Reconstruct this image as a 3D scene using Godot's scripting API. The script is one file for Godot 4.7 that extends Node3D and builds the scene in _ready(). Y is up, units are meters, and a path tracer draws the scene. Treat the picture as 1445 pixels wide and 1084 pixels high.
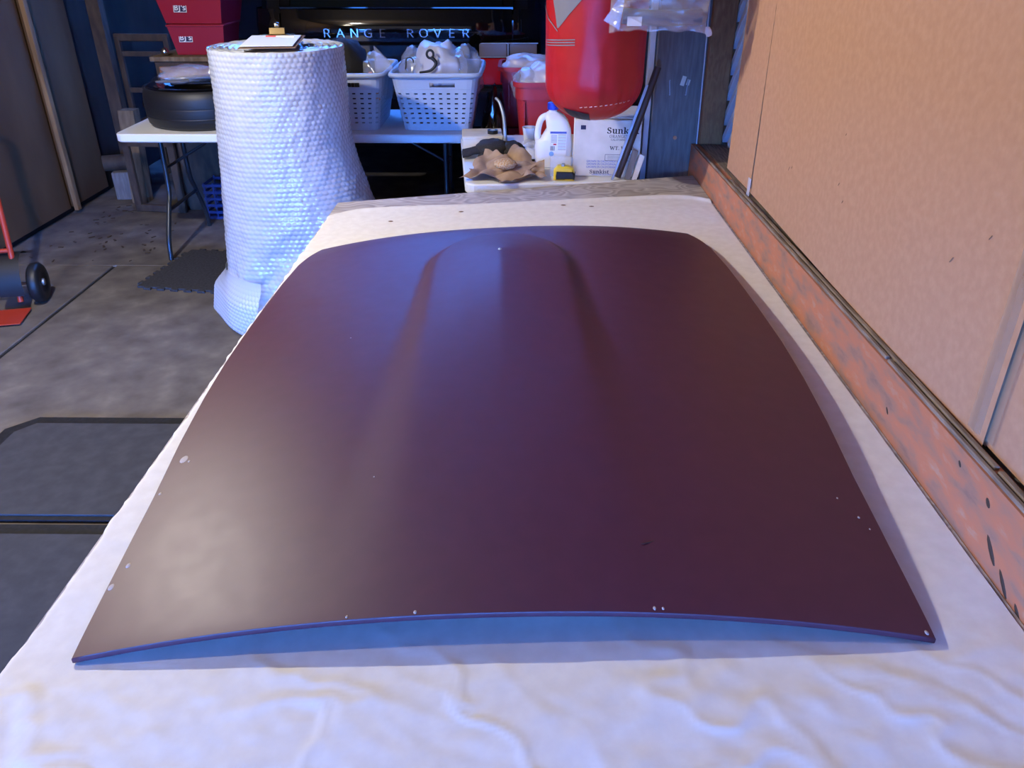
extends Node3D
# A garage: a maroon car hood on a cloth-covered bench, clutter and a parked car behind.

var used := {}
var M := {}

# ---------------------------------------------------------------- naming and tagging
func numbered(called: String) -> String:
	if not used.has(called):
		used[called] = 0
		return called
	used[called] += 1
	return "%s_%03d" % [called, used[called]]

func tag(o: Node, label: String, category: String, group := "") -> Node:
	o.set_meta("label", label)
	o.set_meta("category", category)
	if group != "":
		o.set_meta("group", group)
	return o

func thing(called: String, label: String, category: String, at := Vector3.ZERO, turn := 0.0, group := "") -> Node3D:
	var o := Node3D.new()
	o.name = numbered(called)
	add_child(o)
	o.position = at
	o.rotation.y = turn
	tag(o, label, category, group)
	return o

func obj(called: String, mesh: Mesh, m: Material, parent: Node = null, xf := Transform3D()) -> MeshInstance3D:
	var o := MeshInstance3D.new()
	o.mesh = mesh
	o.material_override = m
	o.transform = xf
	if parent == null:
		o.name = numbered(called)
		add_child(o)
	else:
		o.name = called
		parent.add_child(o, true)
	return o

func struct(called: String, parent_mesh: Mesh = null, m: Material = null, at := Vector3.ZERO) -> Node3D:
	var o: Node3D
	if parent_mesh:
		o = MeshInstance3D.new()
		(o as MeshInstance3D).mesh = parent_mesh
		(o as MeshInstance3D).material_override = m
	else:
		o = Node3D.new()
	o.name = called
	add_child(o)
	o.position = at
	o.set_meta("kind", "structure")
	return o

func copy(o: Node3D, at: Vector3, turn: float, label := "") -> Node3D:
	var c: Node3D = o.duplicate()
	var base := String(o.name)
	c.name = numbered(base)
	add_child(c)
	c.position = at
	c.rotation.y = turn
	if label != "":
		c.set_meta("label", label)
	return c

func T(p: Vector3, e := Vector3.ZERO, s := Vector3.ONE) -> Transform3D:
	return Transform3D(Basis.from_euler(e * PI / 180.0).scaled_local(s), p)

# ---------------------------------------------------------------- meshes
func grid(nu: int, nv: int, f: Callable, wrap := false) -> ArrayMesh:
	var P := PackedVector3Array()
	var N := PackedVector3Array()
	var U := PackedVector2Array()
	P.resize(nu * nv)
	N.resize(nu * nv)
	U.resize(nu * nv)
	for j in nv:
		for i in nu:
			var u := float(i) / (nu if wrap else nu - 1)
			var v := float(j) / (nv - 1)
			P[j * nu + i] = f.call(u, v)
			U[j * nu + i] = Vector2(u, v)
	var I := PackedInt32Array()
	var last := nu if wrap else nu - 1
	for j in nv - 1:
		for i in last:
			var k := (i + 1) % nu
			var a := j * nu + i
			var b := j * nu + k
			var c := (j + 1) * nu + k
			var d := (j + 1) * nu + i
			I.append_array([a, b, c, a, c, d])
			var n := (P[c] - P[a]).cross(P[b] - P[d])
			N[a] += n
			N[b] += n
			N[c] += n
			N[d] += n
	for k in N.size():
		N[k] = N[k].normalized() if N[k].length_squared() > 1e-20 else Vector3.UP
	var A := []
	A.resize(Mesh.ARRAY_MAX)
	A[Mesh.ARRAY_VERTEX] = P
	A[Mesh.ARRAY_NORMAL] = N
	A[Mesh.ARRAY_TEX_UV] = U
	A[Mesh.ARRAY_INDEX] = I
	var m := ArrayMesh.new()
	m.add_surface_from_arrays(Mesh.PRIMITIVE_TRIANGLES, A)
	return m

func join(list: Array) -> ArrayMesh:
	var st := SurfaceTool.new()
	st.begin(Mesh.PRIMITIVE_TRIANGLES)
	for e in list:
		var xf: Transform3D = e[1] if e.size() > 1 else Transform3D()
		st.append_from(e[0], 0, xf)
	return st.commit()

# a flat convex polygon facing away from `from`
func face(st: SurfaceTool, pts: Array, from: Vector3) -> void:
	var mid := Vector3.ZERO
	for p in pts:
		mid += p
	mid /= pts.size()
	var n: Vector3 = (pts[1] - pts[0]).cross(pts[2] - pts[0])
	if n.length_squared() < 1e-18 and pts.size() > 3:
		n = (pts[2] - pts[0]).cross(pts[3] - pts[0])
	n = n.normalized()
	var out := n.dot(mid - from) > 0.0
	if not out:
		n = -n
	for k in range(1, pts.size() - 1):
		var tri := [pts[0], pts[k], pts[k + 1]]
		if out:
			tri = [pts[0], pts[k + 1], pts[k]]
		for p in tri:
			st.set_normal(n)
			st.set_uv(Vector2(p.x + p.z, p.y))
			st.add_vertex(p)

func box(size: Vector3, c := 0.003) -> ArrayMesh:
	var h := size / 2.0
	c = minf(c, minf(h.x, minf(h.y, h.z)) * 0.8)
	var st := SurfaceTool.new()
	st.begin(Mesh.PRIMITIVE_TRIANGLES)
	var v := {}
	for sx in [-1, 1]:
		for sy in [-1, 1]:
			for sz in [-1, 1]:
				var s := Vector3(sx, sy, sz)
				v[s] = [Vector3(sx * h.x, sy * (h.y - c), sz * (h.z - c)), Vector3(sx * (h.x - c), sy * h.y, sz * (h.z - c)), Vector3(sx * (h.x - c), sy * (h.y - c), sz * h.z)]
				face(st, v[s], Vector3.ZERO)
	for ax in 3:
		var b := (ax + 1) % 3
		var d := (ax + 2) % 3
		for sg in [-1, 1]:
			var q := []
			for k in [[-1, -1], [-1, 1], [1, 1], [1, -1]]:
				var s := Vector3.ZERO
				s[ax] = sg
				s[b] = k[0]
				s[d] = k[1]
				q.append(v[s][ax])
			face(st, q, Vector3.ZERO)
			for sh in [-1, 1]:
				var e0 := Vector3.ZERO
				e0[ax] = -1
				e0[b] = sg
				e0[d] = sh
				var e1 := e0
				e1[ax] = 1
				face(st, [v[e0][b], v[e1][b], v[e1][d], v[e0][d]], Vector3.ZERO)
	return st.commit()

# eight corners: bottom four, then top four in the same order
func hexa(p: Array) -> ArrayMesh:
	var st := SurfaceTool.new()
	st.begin(Mesh.PRIMITIVE_TRIANGLES)
	var mid := Vector3.ZERO
	for q in p:
		mid += q / 8.0
	for f in [[0, 1, 2, 3], [4, 5, 6, 7], [0, 1, 5, 4], [1, 2, 6, 5], [2, 3, 7, 6], [3, 0, 4, 7]]:
		face(st, [p[f[0]], p[f[1]], p[f[2]], p[f[3]]], mid)
	return st.commit()

# outline in XY pushed out along Z (centred), with a chamfer c
func extrude(poly: PackedVector2Array, depth: float, c := 0.0) -> ArrayMesh:
	if Geometry2D.is_polygon_clockwise(poly):
		poly.reverse()
	var st := SurfaceTool.new()
	st.begin(Mesh.PRIMITIVE_TRIANGLES)
	var inner := poly
	if c > 0.0:
		inner = PackedVector2Array()
		var n := poly.size()
		for i in n:
			var e1 := (poly[i] - poly[(i + n - 1) % n]).normalized()
			var e2 := (poly[(i + 1) % n] - poly[i]).normalized()
			var nn := (Vector2(-e1.y, e1.x) + Vector2(-e2.y, e2.x))
			inner.append(poly[i] + nn.normalized() * c / maxf(0.4, nn.length() / 2.0))
	var tri := Geometry2D.triangulate_polygon(inner)
	var h := depth / 2.0
	for s in [-1.0, 1.0]:
		for k in range(0, tri.size(), 3):
			var q := [inner[tri[k]], inner[tri[k + 1]], inner[tri[k + 2]]]
			var pts := []
			for a in q:
				pts.append(Vector3(a.x, a.y, s * h))
			face(st, pts, Vector3(pts[0].x, pts[0].y, 0))
	var n2 := poly.size()
	for i in n2:
		var a := poly[i]
		var b := poly[(i + 1) % n2]
		var ia := inner[i]
		var ib := inner[(i + 1) % n2]
		var nn := Vector2(b.y - a.y, a.x - b.x).normalized()
		var from := Vector3((a.x + b.x) / 2 - nn.x, (a.y + b.y) / 2 - nn.y, 0)
		face(st, [Vector3(a.x, a.y, -h + c), Vector3(b.x, b.y, -h + c), Vector3(b.x, b.y, h - c), Vector3(a.x, a.y, h - c)], from)
		if c > 0.0:
			for s in [-1.0, 1.0]:
				face(st, [Vector3(a.x, a.y, s * (h - c)), Vector3(b.x, b.y, s * (h - c)), Vector3(ib.x, ib.y, s * h), Vector3(ia.x, ia.y, s * h)], from)
	return st.commit()

func round_rect(w: float, h: float, r: float, n := 5) -> PackedVector2Array:
	var p := PackedVector2Array()
	for q in 4:
		var cx: float = (w / 2 - r) * (1 if q == 0 or q == 3 else -1)
		var cy: float = (h / 2 - r) * (1 if q < 2 else -1)
		for k in n + 1:
			var a := PI / 2 * (q + float(k) / n)
			p.append(Vector2(cx + cos(a) * r, cy + sin(a) * r))
	return p

func tube(pts: Array, r: float, seg := 8, r_end := -1.0) -> ArrayMesh:
	var n := pts.size()
	var frames := []
	var up := Vector3.UP
	for i in n:
		var d: Vector3 = (pts[mini(i + 1, n - 1)] - pts[maxi(i - 1, 0)]).normalized()
		if i == 0 and absf(d.dot(up)) > 0.9:
			up = Vector3.RIGHT
		var x := up.cross(d).normalized()
		up = d.cross(x).normalized()
		frames.append([x, up, d])
	var re := r if r_end < 0 else r_end
	return grid(seg, n + 4, func(u: float, v: float):
		var row := int(round(v * (n + 3)))
		var i := clampi(row - 2, 0, n - 1)
		var rad: float = lerpf(r, re, float(i) / maxi(1, n - 1))
		if row == 0 or row == n + 3:
			rad = 0.0
		var a: float = u * TAU
		return pts[i] + (frames[i][0] * cos(a) + frames[i][1] * sin(a)) * rad, true)

func curve(pts: Array, per := 6) -> Array:
	var c := Curve3D.new()
	for i in pts.size():
		var t: Vector3 = (pts[mini(i + 1, pts.size() - 1)] - pts[maxi(i - 1, 0)]) / 6.0
		c.add_point(pts[i], -t, t)
	var out := []
	for i in pts.size() - 1:
		for k in per:
			out.append(c.sample(i, float(k) / per))
	out.append(pts[-1])
	return out

# profile of (radius, height); a repeated point makes a hard edge
func lathe(profile: Array, seg := 32) -> ArrayMesh:
	var n := profile.size()
	return grid(seg, n, func(u: float, v: float):
		var p: Vector2 = profile[int(round(v * (n - 1)))]
		return Vector3(cos(u * TAU) * p.x, p.y, sin(u * TAU) * p.x), true)

func noise(sd: int, freq: float, kind := FastNoiseLite.TYPE_SIMPLEX_SMOOTH, oct := 3) -> FastNoiseLite:
	var n := FastNoiseLite.new()
	n.seed = sd
	n.frequency = freq
	n.noise_type = kind
	n.fractal_type = FastNoiseLite.FRACTAL_FBM if oct > 1 else FastNoiseLite.FRACTAL_NONE
	n.fractal_octaves = oct
	return n

# a crumpled bag or lump standing on y = 0
func lump(rx: float, ry: float, rz: float, sd: int, amp := 0.25, freq := 2.2, nn := 40) -> ArrayMesh:
	var n := noise(sd, freq, FastNoiseLite.TYPE_SIMPLEX, 3)
	var c := noise(sd + 7, freq * 1.3, FastNoiseLite.TYPE_CELLULAR, 1)
	c.cellular_return_type = FastNoiseLite.RETURN_DISTANCE2_SUB
	return grid(nn, int(nn * 0.6), func(u: float, v: float):
		var a: float = u * TAU
		var b: float = (v - 0.5) * PI
		var d := Vector3(cos(a) * cos(b), sin(b), sin(a) * cos(b))
		var k: float = 1.0 + amp * (n.get_noise_3dv(d) + 0.6 * c.get_noise_3dv(d))
		var p := d * k
		return Vector3(p.x * rx, maxf(0.0, (p.y + 0.8) * ry / 1.8), p.z * rz), true)

func text(s: String, h: float, depth := 0.0006, serif := false, bold := false) -> ArrayMesh:
	var t := TextMesh.new()
	var f := SystemFont.new()
	f.font_names = PackedStringArray(["Droid Serif" if serif else "Droid Sans"])
	if bold:
		f.font_weight = 700
	t.font = f
	t.text = s
	t.font_size = 48
	t.pixel_size = h / 34.0
	t.depth = depth
	t.curve_step = 2.0
	var st := SurfaceTool.new()
	st.begin(Mesh.PRIMITIVE_TRIANGLES)
	for k in t.get_surface_count():
		st.append_from(t, k, Transform3D())
	return st.commit()

# ---------------------------------------------------------------- materials
func mat(called: String, col: Color, rough := 0.6, metal := 0.0, spec := 0.5) -> StandardMaterial3D:
	var m := StandardMaterial3D.new()
	m.resource_name = called
	m.albedo_color = col
	m.roughness = rough
	m.metallic = metal
	m.metallic_specular = spec
	M[called] = m
	return m

func ramp_tex(sd: int, freq: float, stops: Array, size := 512, oct := 4, kind := FastNoiseLite.TYPE_SIMPLEX_SMOOTH, warp := 0.0) -> NoiseTexture2D:
	var t := NoiseTexture2D.new()
	t.width = size
	t.height = size
	t.seamless = true
	t.generate_mipmaps = false
	var n := noise(sd, freq, kind, oct)
	if warp > 0.0:
		n.domain_warp_enabled = true
		n.domain_warp_amplitude = warp
		n.domain_warp_frequency = freq
	t.noise = n
	var g := Gradient.new()
	var off := PackedFloat32Array()
	var cols := PackedColorArray()
	for s in stops:
		off.append(s[0])
		cols.append(s[1])
	g.offsets = off
	g.colors = cols
	t.color_ramp = g
	return t

# noise coloured, laid by position; scale is repeats per metre along x, y, z
func nmat(called: String, tex: Texture2D, scale: Vector3, rough := 0.8, spec := 0.4, world := false) -> StandardMaterial3D:
	var m := mat(called, Color.WHITE, rough, 0.0, spec)
	m.albedo_texture = tex
	m.uv1_triplanar = true
	m.uv1_world_triplanar = world
	m.uv1_scale = scale
	return m

func c8(r: int, g: int, b: int) -> Color:
	return Color8(r, g, b)

func make_materials() -> void:
	var conc := ramp_tex(11, 0.012, [[0.0, c8(82, 77, 74)], [0.4, c8(98, 92, 88)], [0.65, c8(106, 100, 95)], [1.0, c8(124, 117, 111)]], 1024, 6)
	nmat("concrete", conc, Vector3(0.35, 0.35, 0.35), 0.85, 0.3, true)
	nmat("slate", ramp_tex(12, 0.02, [[0.0, c8(54, 54, 57)], [0.5, c8(60, 60, 63)], [1.0, c8(68, 67, 70)]], 512, 5), Vector3(1.2, 1.2, 1.2), 0.8)
	nmat("black_rubber", ramp_tex(13, 0.05, [[0.0, c8(18, 18, 20)], [1.0, c8(36, 36, 40)]], 256), Vector3(3, 3, 3), 0.75)
	nmat("foam_mat", ramp_tex(14, 0.05, [[0.0, c8(44, 44, 48)], [1.0, c8(66, 66, 70)]], 256), Vector3(4, 4, 4), 0.85)
	nmat("brown_board", ramp_tex(15, 0.008, [[0.0, c8(84, 62, 42)], [0.5, c8(96, 72, 48)], [1.0, c8(108, 82, 56)]], 512, 5), Vector3(0.6, 0.25, 0.6), 0.75)
	nmat("batten", ramp_tex(16, 0.02, [[0.0, c8(110, 84, 58)], [1.0, c8(156, 124, 88)]], 256), Vector3(3, 0.5, 3), 0.7)
	nmat("dark_wall", ramp_tex(17, 0.02, [[0.0, c8(28, 24, 21)], [1.0, c8(44, 38, 33)]], 256), Vector3(1, 0.4, 1), 0.9)
	nmat("ceiling_wood", ramp_tex(18, 0.02, [[0.0, c8(56, 46, 38)], [1.0, c8(80, 66, 54)]], 256), Vector3(1, 1, 1), 0.9)
	nmat("cardboard", ramp_tex(19, 0.03, [[0.0, c8(184, 140, 108)], [0.5, c8(190, 146, 113)], [1.0, c8(197, 153, 120)]], 1024, 6), Vector3(1.1, 1.1, 1.1), 0.9, 0.2)
	mat("cardboard_dark", c8(124, 98, 78), 0.95)
	nmat("side_board", ramp_tex(20, 0.012, [[0.0, c8(138, 108, 94)], [0.3, c8(164, 122, 100)], [0.5, c8(182, 122, 92)], [0.7, c8(192, 122, 86)], [1.0, c8(184, 150, 130)]], 1024, 6, FastNoiseLite.TYPE_SIMPLEX_SMOOTH, 30.0), Vector3(1.2, 1.6, 0.55), 0.7)
	nmat("ledge_wood", ramp_tex(21, 0.02, [[0.0, c8(88, 78, 68)], [0.5, c8(130, 116, 102)], [1.0, c8(164, 148, 130)]], 512, 5), Vector3(8, 8, 0.7), 0.85)
	nmat("plywood", ramp_tex(22, 0.007, [[0.0, c8(184, 177, 174)], [0.28, c8(150, 143, 142)], [0.34, c8(190, 183, 180)], [0.46, c8(154, 147, 146)], [0.52, c8(196, 189, 186)], [0.62, c8(158, 151, 149)], [0.7, c8(190, 184, 181)], [1.0, c8(164, 156, 153)]], 1024, 2), Vector3(0.5, 0.5, 0.9), 0.8)
	nmat("grey_wood", ramp_tex(23, 0.02, [[0.0, c8(100, 95, 94)], [0.5, c8(114, 109, 107)], [1.0, c8(128, 122, 119)]], 512, 5), Vector3(5, 0.6, 5), 0.85)
	nmat("brown_stud", ramp_tex(24, 0.012, [[0.0, c8(120, 78, 48)], [0.45, c8(156, 106, 68)], [0.6, c8(134, 88, 56)], [1.0, c8(170, 122, 84)]], 512, 4), Vector3(3, 0.8, 3), 0.8)
	nmat("old_wood", ramp_tex(25, 0.02, [[0.0, c8(88, 72, 56)], [1.0, c8(140, 120, 96)]], 256), Vector3(4, 0.8, 4), 0.85)
	nmat("dark_wood", ramp_tex(26, 0.02, [[0.0, c8(52, 42, 36)], [1.0, c8(84, 68, 56)]], 256), Vector3(3, 1, 3), 0.7)
	var cl := nmat("canvas", ramp_tex(27, 0.03, [[0.0, c8(216, 213, 208)], [0.5, c8(222, 219, 215)], [1.0, c8(228, 226, 222)]], 512, 5), Vector3(1.5, 1.5, 1.5), 0.95, 0.15)
	cl.heightmap_enabled = false
	var paint := nmat("maroon_paint", ramp_tex(28, 0.02, [[0.0, c8(72, 33, 47)], [0.5, c8(75, 35, 49)], [1.0, c8(79, 37, 51)]], 512, 6), Vector3(1.5, 1.5, 1.5), 0.42, 0.5)
	paint.roughness_texture = ramp_tex(29, 0.02, [[0.0, Color(0.46, 0.46, 0.46)], [1.0, Color(0.5, 0.5, 0.5)]], 512, 5)
	paint.roughness = 1.0
	mat("primer_chip", c8(170, 160, 158), 0.7)
	mat("white_plastic", c8(222, 224, 226), 0.45)
	mat("basket_plastic", c8(176, 186, 200), 0.45)
	mat("table_leg", c8(58, 62, 68), 0.35, 0.6)
	mat("tyre_rubber", c8(22, 23, 26), 0.5)
	mat("gloss_black", c8(10, 10, 12), 0.12)
	mat("black_cloth", c8(20, 19, 22), 0.85)
	mat("car_paint", c8(7, 8, 12), 0.05, 0.0, 0.6)
	mat("car_trim", c8(16, 16, 18), 0.6)
	mat("car_glass", c8(10, 16, 18), 0.05)
	mat("chrome", c8(214, 216, 220), 0.16, 1.0)
	mat("steel", c8(160, 166, 174), 0.4, 0.5)
	mat("brass", c8(170, 150, 110), 0.25, 1.0)
	mat("red_lens", c8(170, 14, 18), 0.15)
	mat("pale_lens", c8(112, 104, 114), 0.3)
	mat("red_plastic", c8(176, 40, 48), 0.45)
	mat("dark_red_plastic", c8(150, 14, 40), 0.5)
	nmat("red_vinyl", ramp_tex(30, 0.02, [[0.0, c8(168, 20, 30)], [1.0, c8(186, 28, 38)]], 256), Vector3(2, 2, 2), 0.38, 0.5)
	mat("grey_vinyl", c8(124, 124, 134), 0.45)
	mat("navy_vinyl", c8(24, 24, 44), 0.5)
	mat("thread", c8(214, 180, 180), 0.8)
	mat("bottle_plastic", c8(226, 226, 230), 0.35)
	mat("blue_cap", c8(24, 52, 190), 0.4)
	mat("ink_navy", c8(30, 30, 70), 0.7)
	mat("ink_blue", c8(70, 90, 180), 0.7)
	mat("ink_black", c8(26, 24, 26), 0.7)
	mat("ink_red", c8(200, 60, 70), 0.7)
	mat("ink_pale_blue", c8(130, 170, 220), 0.7)
	nmat("white_carton", ramp_tex(31, 0.02, [[0.0, c8(206, 198, 182)], [1.0, c8(222, 214, 200)]], 256), Vector3(2, 2, 2), 0.8)
	nmat("kraft_paper", ramp_tex(32, 0.03, [[0.0, c8(150, 122, 96)], [1.0, c8(182, 152, 122)]], 256), Vector3(3, 3, 3), 0.85)
	nmat("pastry", ramp_tex(33, 0.06, [[0.0, c8(110, 62, 30)], [0.4, c8(190, 140, 84)], [0.6, c8(206, 186, 150)], [1.0, c8(150, 140, 140)]], 256, 4), Vector3(7, 7, 7), 0.7)
	nmat("glove_cloth", ramp_tex(34, 0.05, [[0.0, c8(34, 32, 34)], [1.0, c8(62, 58, 58)]], 256), Vector3(8, 8, 8), 0.85)
	nmat("towel", ramp_tex(35, 0.05, [[0.0, c8(180, 184, 200)], [1.0, c8(222, 220, 228)]], 256), Vector3(8, 8, 8), 0.9)
	mat("tape_yellow", c8(222, 190, 50), 0.4)
	mat("orange_paint", c8(160, 48, 26), 0.5)
	mat("rust_pipe", c8(74, 58, 52), 0.55, 0.3)
	mat("orange_card", c8(208, 140, 104), 0.8)
	mat("lattice_white", c8(214, 216, 220), 0.5)
	mat("white_board", c8(196, 202, 214), 0.7)
	mat("bin_crate", c8(36, 50, 110), 0.5)
	mat("grey_part", c8(96, 98, 106), 0.5)
	mat("asphalt", c8(120, 118, 116), 0.9)
	var p := mat("clear_plastic", Color(0.86, 0.88, 0.92, 0.22), 0.16, 0.0, 0.7)
	p.transparency = BaseMaterial3D.TRANSPARENCY_ALPHA
	p = mat("milky_plastic", Color(0.86, 0.86, 0.9, 0.6), 0.3, 0.0, 0.7)
	p.transparency = BaseMaterial3D.TRANSPARENCY_ALPHA
	p = mat("packing_tape", Color(0.72, 0.62, 0.52, 0.45), 0.3, 0.0, 0.6)
	p.transparency = BaseMaterial3D.TRANSPARENCY_ALPHA
	p = mat("bubble_film", Color(0.74, 0.76, 0.80), 0.12, 0.0, 0.65)
	p.backlight_enabled = true
	p.backlight = Color(0.35, 0.37, 0.4)
	p = mat("loose_film", Color(0.84, 0.87, 0.92, 0.55), 0.3, 0.0, 0.7)
	p.transparency = BaseMaterial3D.TRANSPARENCY_ALPHA
	p = mat("frosted_pane", c8(94, 94, 94), 0.6)
	p.backlight_enabled = true
	p.backlight = Color(1, 1, 1)
	p = mat("bulb_glow", Color(1, 0.95, 0.85), 0.4)
	p.emission_enabled = true
	p.emission = Color(1.0, 0.9, 0.66)
	p.emission_energy_multiplier = 12.0

# ---------------------------------------------------------------- scene
const LEAN := 0.0325           # the bench is higher on its wall side
func bench_y(x: float) -> float:
	return 0.725 + LEAN * x

func _ready() -> void:
	var cam := Camera3D.new()
	cam.name = "camera"
	add_child(cam)
	cam.position = Vector3(0, 1.65, 0)
	cam.rotation_degrees = Vector3(-28.96, 0.637, 0)
	cam.fov = 51.487
	cam.near = 0.02
	cam.current = true
	var we := WorldEnvironment.new()
	we.name = "world_environment"
	var env := Environment.new()
	var sky := Sky.new()
	var sm := ProceduralSkyMaterial.new()
	sm.sky_top_color = Color(0.265, 0.53, 1.0)
	sm.sky_horizon_color = Color(0.32, 0.58, 1.0)
	sm.ground_bottom_color = Color(0.2, 0.24, 0.32)
	sm.ground_horizon_color = Color(0.26, 0.32, 0.42)
	sm.sky_energy_multiplier = 6.05
	sm.ground_energy_multiplier = 1.0
	sky.sky_material = sm
	env.background_mode = Environment.BG_SKY
	env.sky = sky
	env.tonemap_mode = Environment.TONE_MAPPER_LINEAR
	env.tonemap_exposure = 1.0
	env.sdfgi_enabled = true
	env.ssao_enabled = true
	env.ssil_enabled = true
	we.environment = env
	add_child(we)
	make_materials()
	lamp(Vector3(-1.85, 2.38, -2.4), 5.2, "bare white bulb hanging from the ceiling over the bare concrete", Color(1.0, 0.97, 0.93))
	lamp(Vector3(-2.3, 2.38, -1.15), 1.8, "bare warm bulb hanging from the ceiling over the rubber mats", Color(1.0, 0.93, 0.80))
	room()
	right_wall_dressing()
	bench()
	hood()
	vehicle()
	tables()
	roll()
	hanging()
	table_one_load()
	table_two_load()
	left_side()
	floor_items()

func lamp(at: Vector3, energy: float, label: String, tint: Color) -> void:
	var t := thing("pendant_bulb", label, "lamp", at, 0.0)
	var b := obj("bulb", lathe([Vector2(0, -0.06), Vector2(0.02, -0.056), Vector2(0.031, -0.035), Vector2(0.03, -0.015), Vector2(0.018, 0.02), Vector2(0.014, 0.035), Vector2(0, 0.036)], 20), M.bulb_glow, t)
	b.cast_shadow = GeometryInstance3D.SHADOW_CASTING_SETTING_ON
	obj("socket", lathe([Vector2(0, 0.03), Vector2(0.02, 0.03), Vector2(0.02, 0.03), Vector2(0.022, 0.08), Vector2(0.01, 0.1), Vector2(0, 0.1)], 16), M.gloss_black, t)
	obj("cord", tube([Vector3(0, 0.1, 0), Vector3(0, 2.7 - at.y, 0)], 0.004, 6), M.gloss_black, t)
	var l := OmniLight3D.new()
	l.name = "bulb_light"
	l.light_color = tint
	l.light_energy = energy
	l.light_size = 0.03
	l.omni_range = 20.0
	l.omni_attenuation = 2.0
	l.shadow_enabled = true
	t.add_child(l)
	l.position = Vector3(0, -0.03, 0)

func room() -> void:
	# floor in slabs with an open joint
	var fl := struct("floor")
	var th := 0.15
	for s in [[-3.3, -2.385, -4.39, 2.0], [-2.362, 1.2, -4.39, 2.0], [-3.3, 1.2, -11.2, -4.392]]:
		obj("slab", box(Vector3(s[1] - s[0], th, s[3] - s[2]), 0.004), M.concrete, fl, T(Vector3((s[0] + s[1]) / 2, -th / 2, (s[2] + s[3]) / 2)))
	obj("joint_filler", box(Vector3(0.03, 0.1, 6.4), 0.002), M.black_rubber, fl, T(Vector3(-2.373, -0.062, -1.2)))
	var ce := struct("ceiling")
	for q in [[-3.35, 1.25, -5.8, 2.1], [-3.35, 1.25, -11.3, -8.5], [-3.35, -2.0, -8.5, -5.8], [-0.05, 1.25, -8.5, -5.8]]:
		obj("boarding", box(Vector3(q[1] - q[0], 0.1, q[3] - q[2]), 0.0), M.ceiling_wood, ce, T(Vector3((q[0] + q[1]) / 2, 2.75, (q[2] + q[3]) / 2)))
	# dusty translucent roof light above the parked car, mirrored in the far half of the hood
	var rl := struct("window_1")
	for k in 3:
		obj("pane", box(Vector3(0.66, 0.012, 2.72), 0.0), M.frosted_pane, rl, T(Vector3(-1.69 + k * 0.665, 2.76, -7.15)))
	struct("wall_right", box(Vector3(0.1, 2.9, 13.4), 0.0), M.dark_wall, Vector3(1.08, 1.35, -4.6))
	struct("wall_back", box(Vector3(4.6, 2.9, 0.1), 0.0), M.dark_wall, Vector3(-1.05, 1.35, -11.2))
	var wl := struct("wall_left", box(Vector3(0.1, 2.9, 13.4), 0.0), M.dark_wall, Vector3(-3.2, 1.35, -4.6))
	for s in [[-0.4, 1.6], [-2.9, -0.42], [-5.38, -2.92], [-5.95, -5.42]]:
		obj("panel", box(Vector3(0.04, 2.55, s[1] - s[0]), 0.002), M.brown_board, wl, T(Vector3(0.07, -0.03, (s[0] + s[1]) / 2 + 4.6)))
	# street side: the raised door leaves an opening behind the camera
	var wf := struct("wall_front")
	obj("pier", box(Vector3(0.6, 2.9, 0.12), 0.0), M.dark_wall, wf, T(Vector3(-2.95, 1.35, 1.9)))
	obj("pier", box(Vector3(0.75, 2.9, 0.12), 0.0), M.dark_wall, wf, T(Vector3(0.8, 1.35, 1.9)))
	obj("lintel", box(Vector3(3.4, 0.7, 0.12), 0.0), M.dark_wall, wf, T(Vector3(-1.1, 2.45, 1.9)))
	var gd := struct("door_1")
	for k in 3:
		obj("panel", box(Vector3(3.3, 0.415, 0.05), 0.006), M.white_board, gd, T(Vector3(-1.1, 1.63 + k * 0.42, 1.80)))
	struct("trim_1", box(Vector3(0.03, 2.6, 0.045), 0.003), M.batten, Vector3(-3.075, 1.33, -5.4))
	struct("trim_2", box(Vector3(0.09, 2.68, 0.08), 0.003), M.dark_wood, Vector3(-2.95, 1.34, -6.05))
	var dw := MeshInstance3D.new()
	dw.mesh = box(Vector3(30, 0.1, 30), 0.0)
	dw.material_override = M.asphalt
	dw.name = "driveway"
	add_child(dw)
	dw.position = Vector3(0, -0.06, 17.0)
	dw.set_meta("kind", "structure")
	dw.set_meta("label", "grey driveway outside the open garage door")

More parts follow.
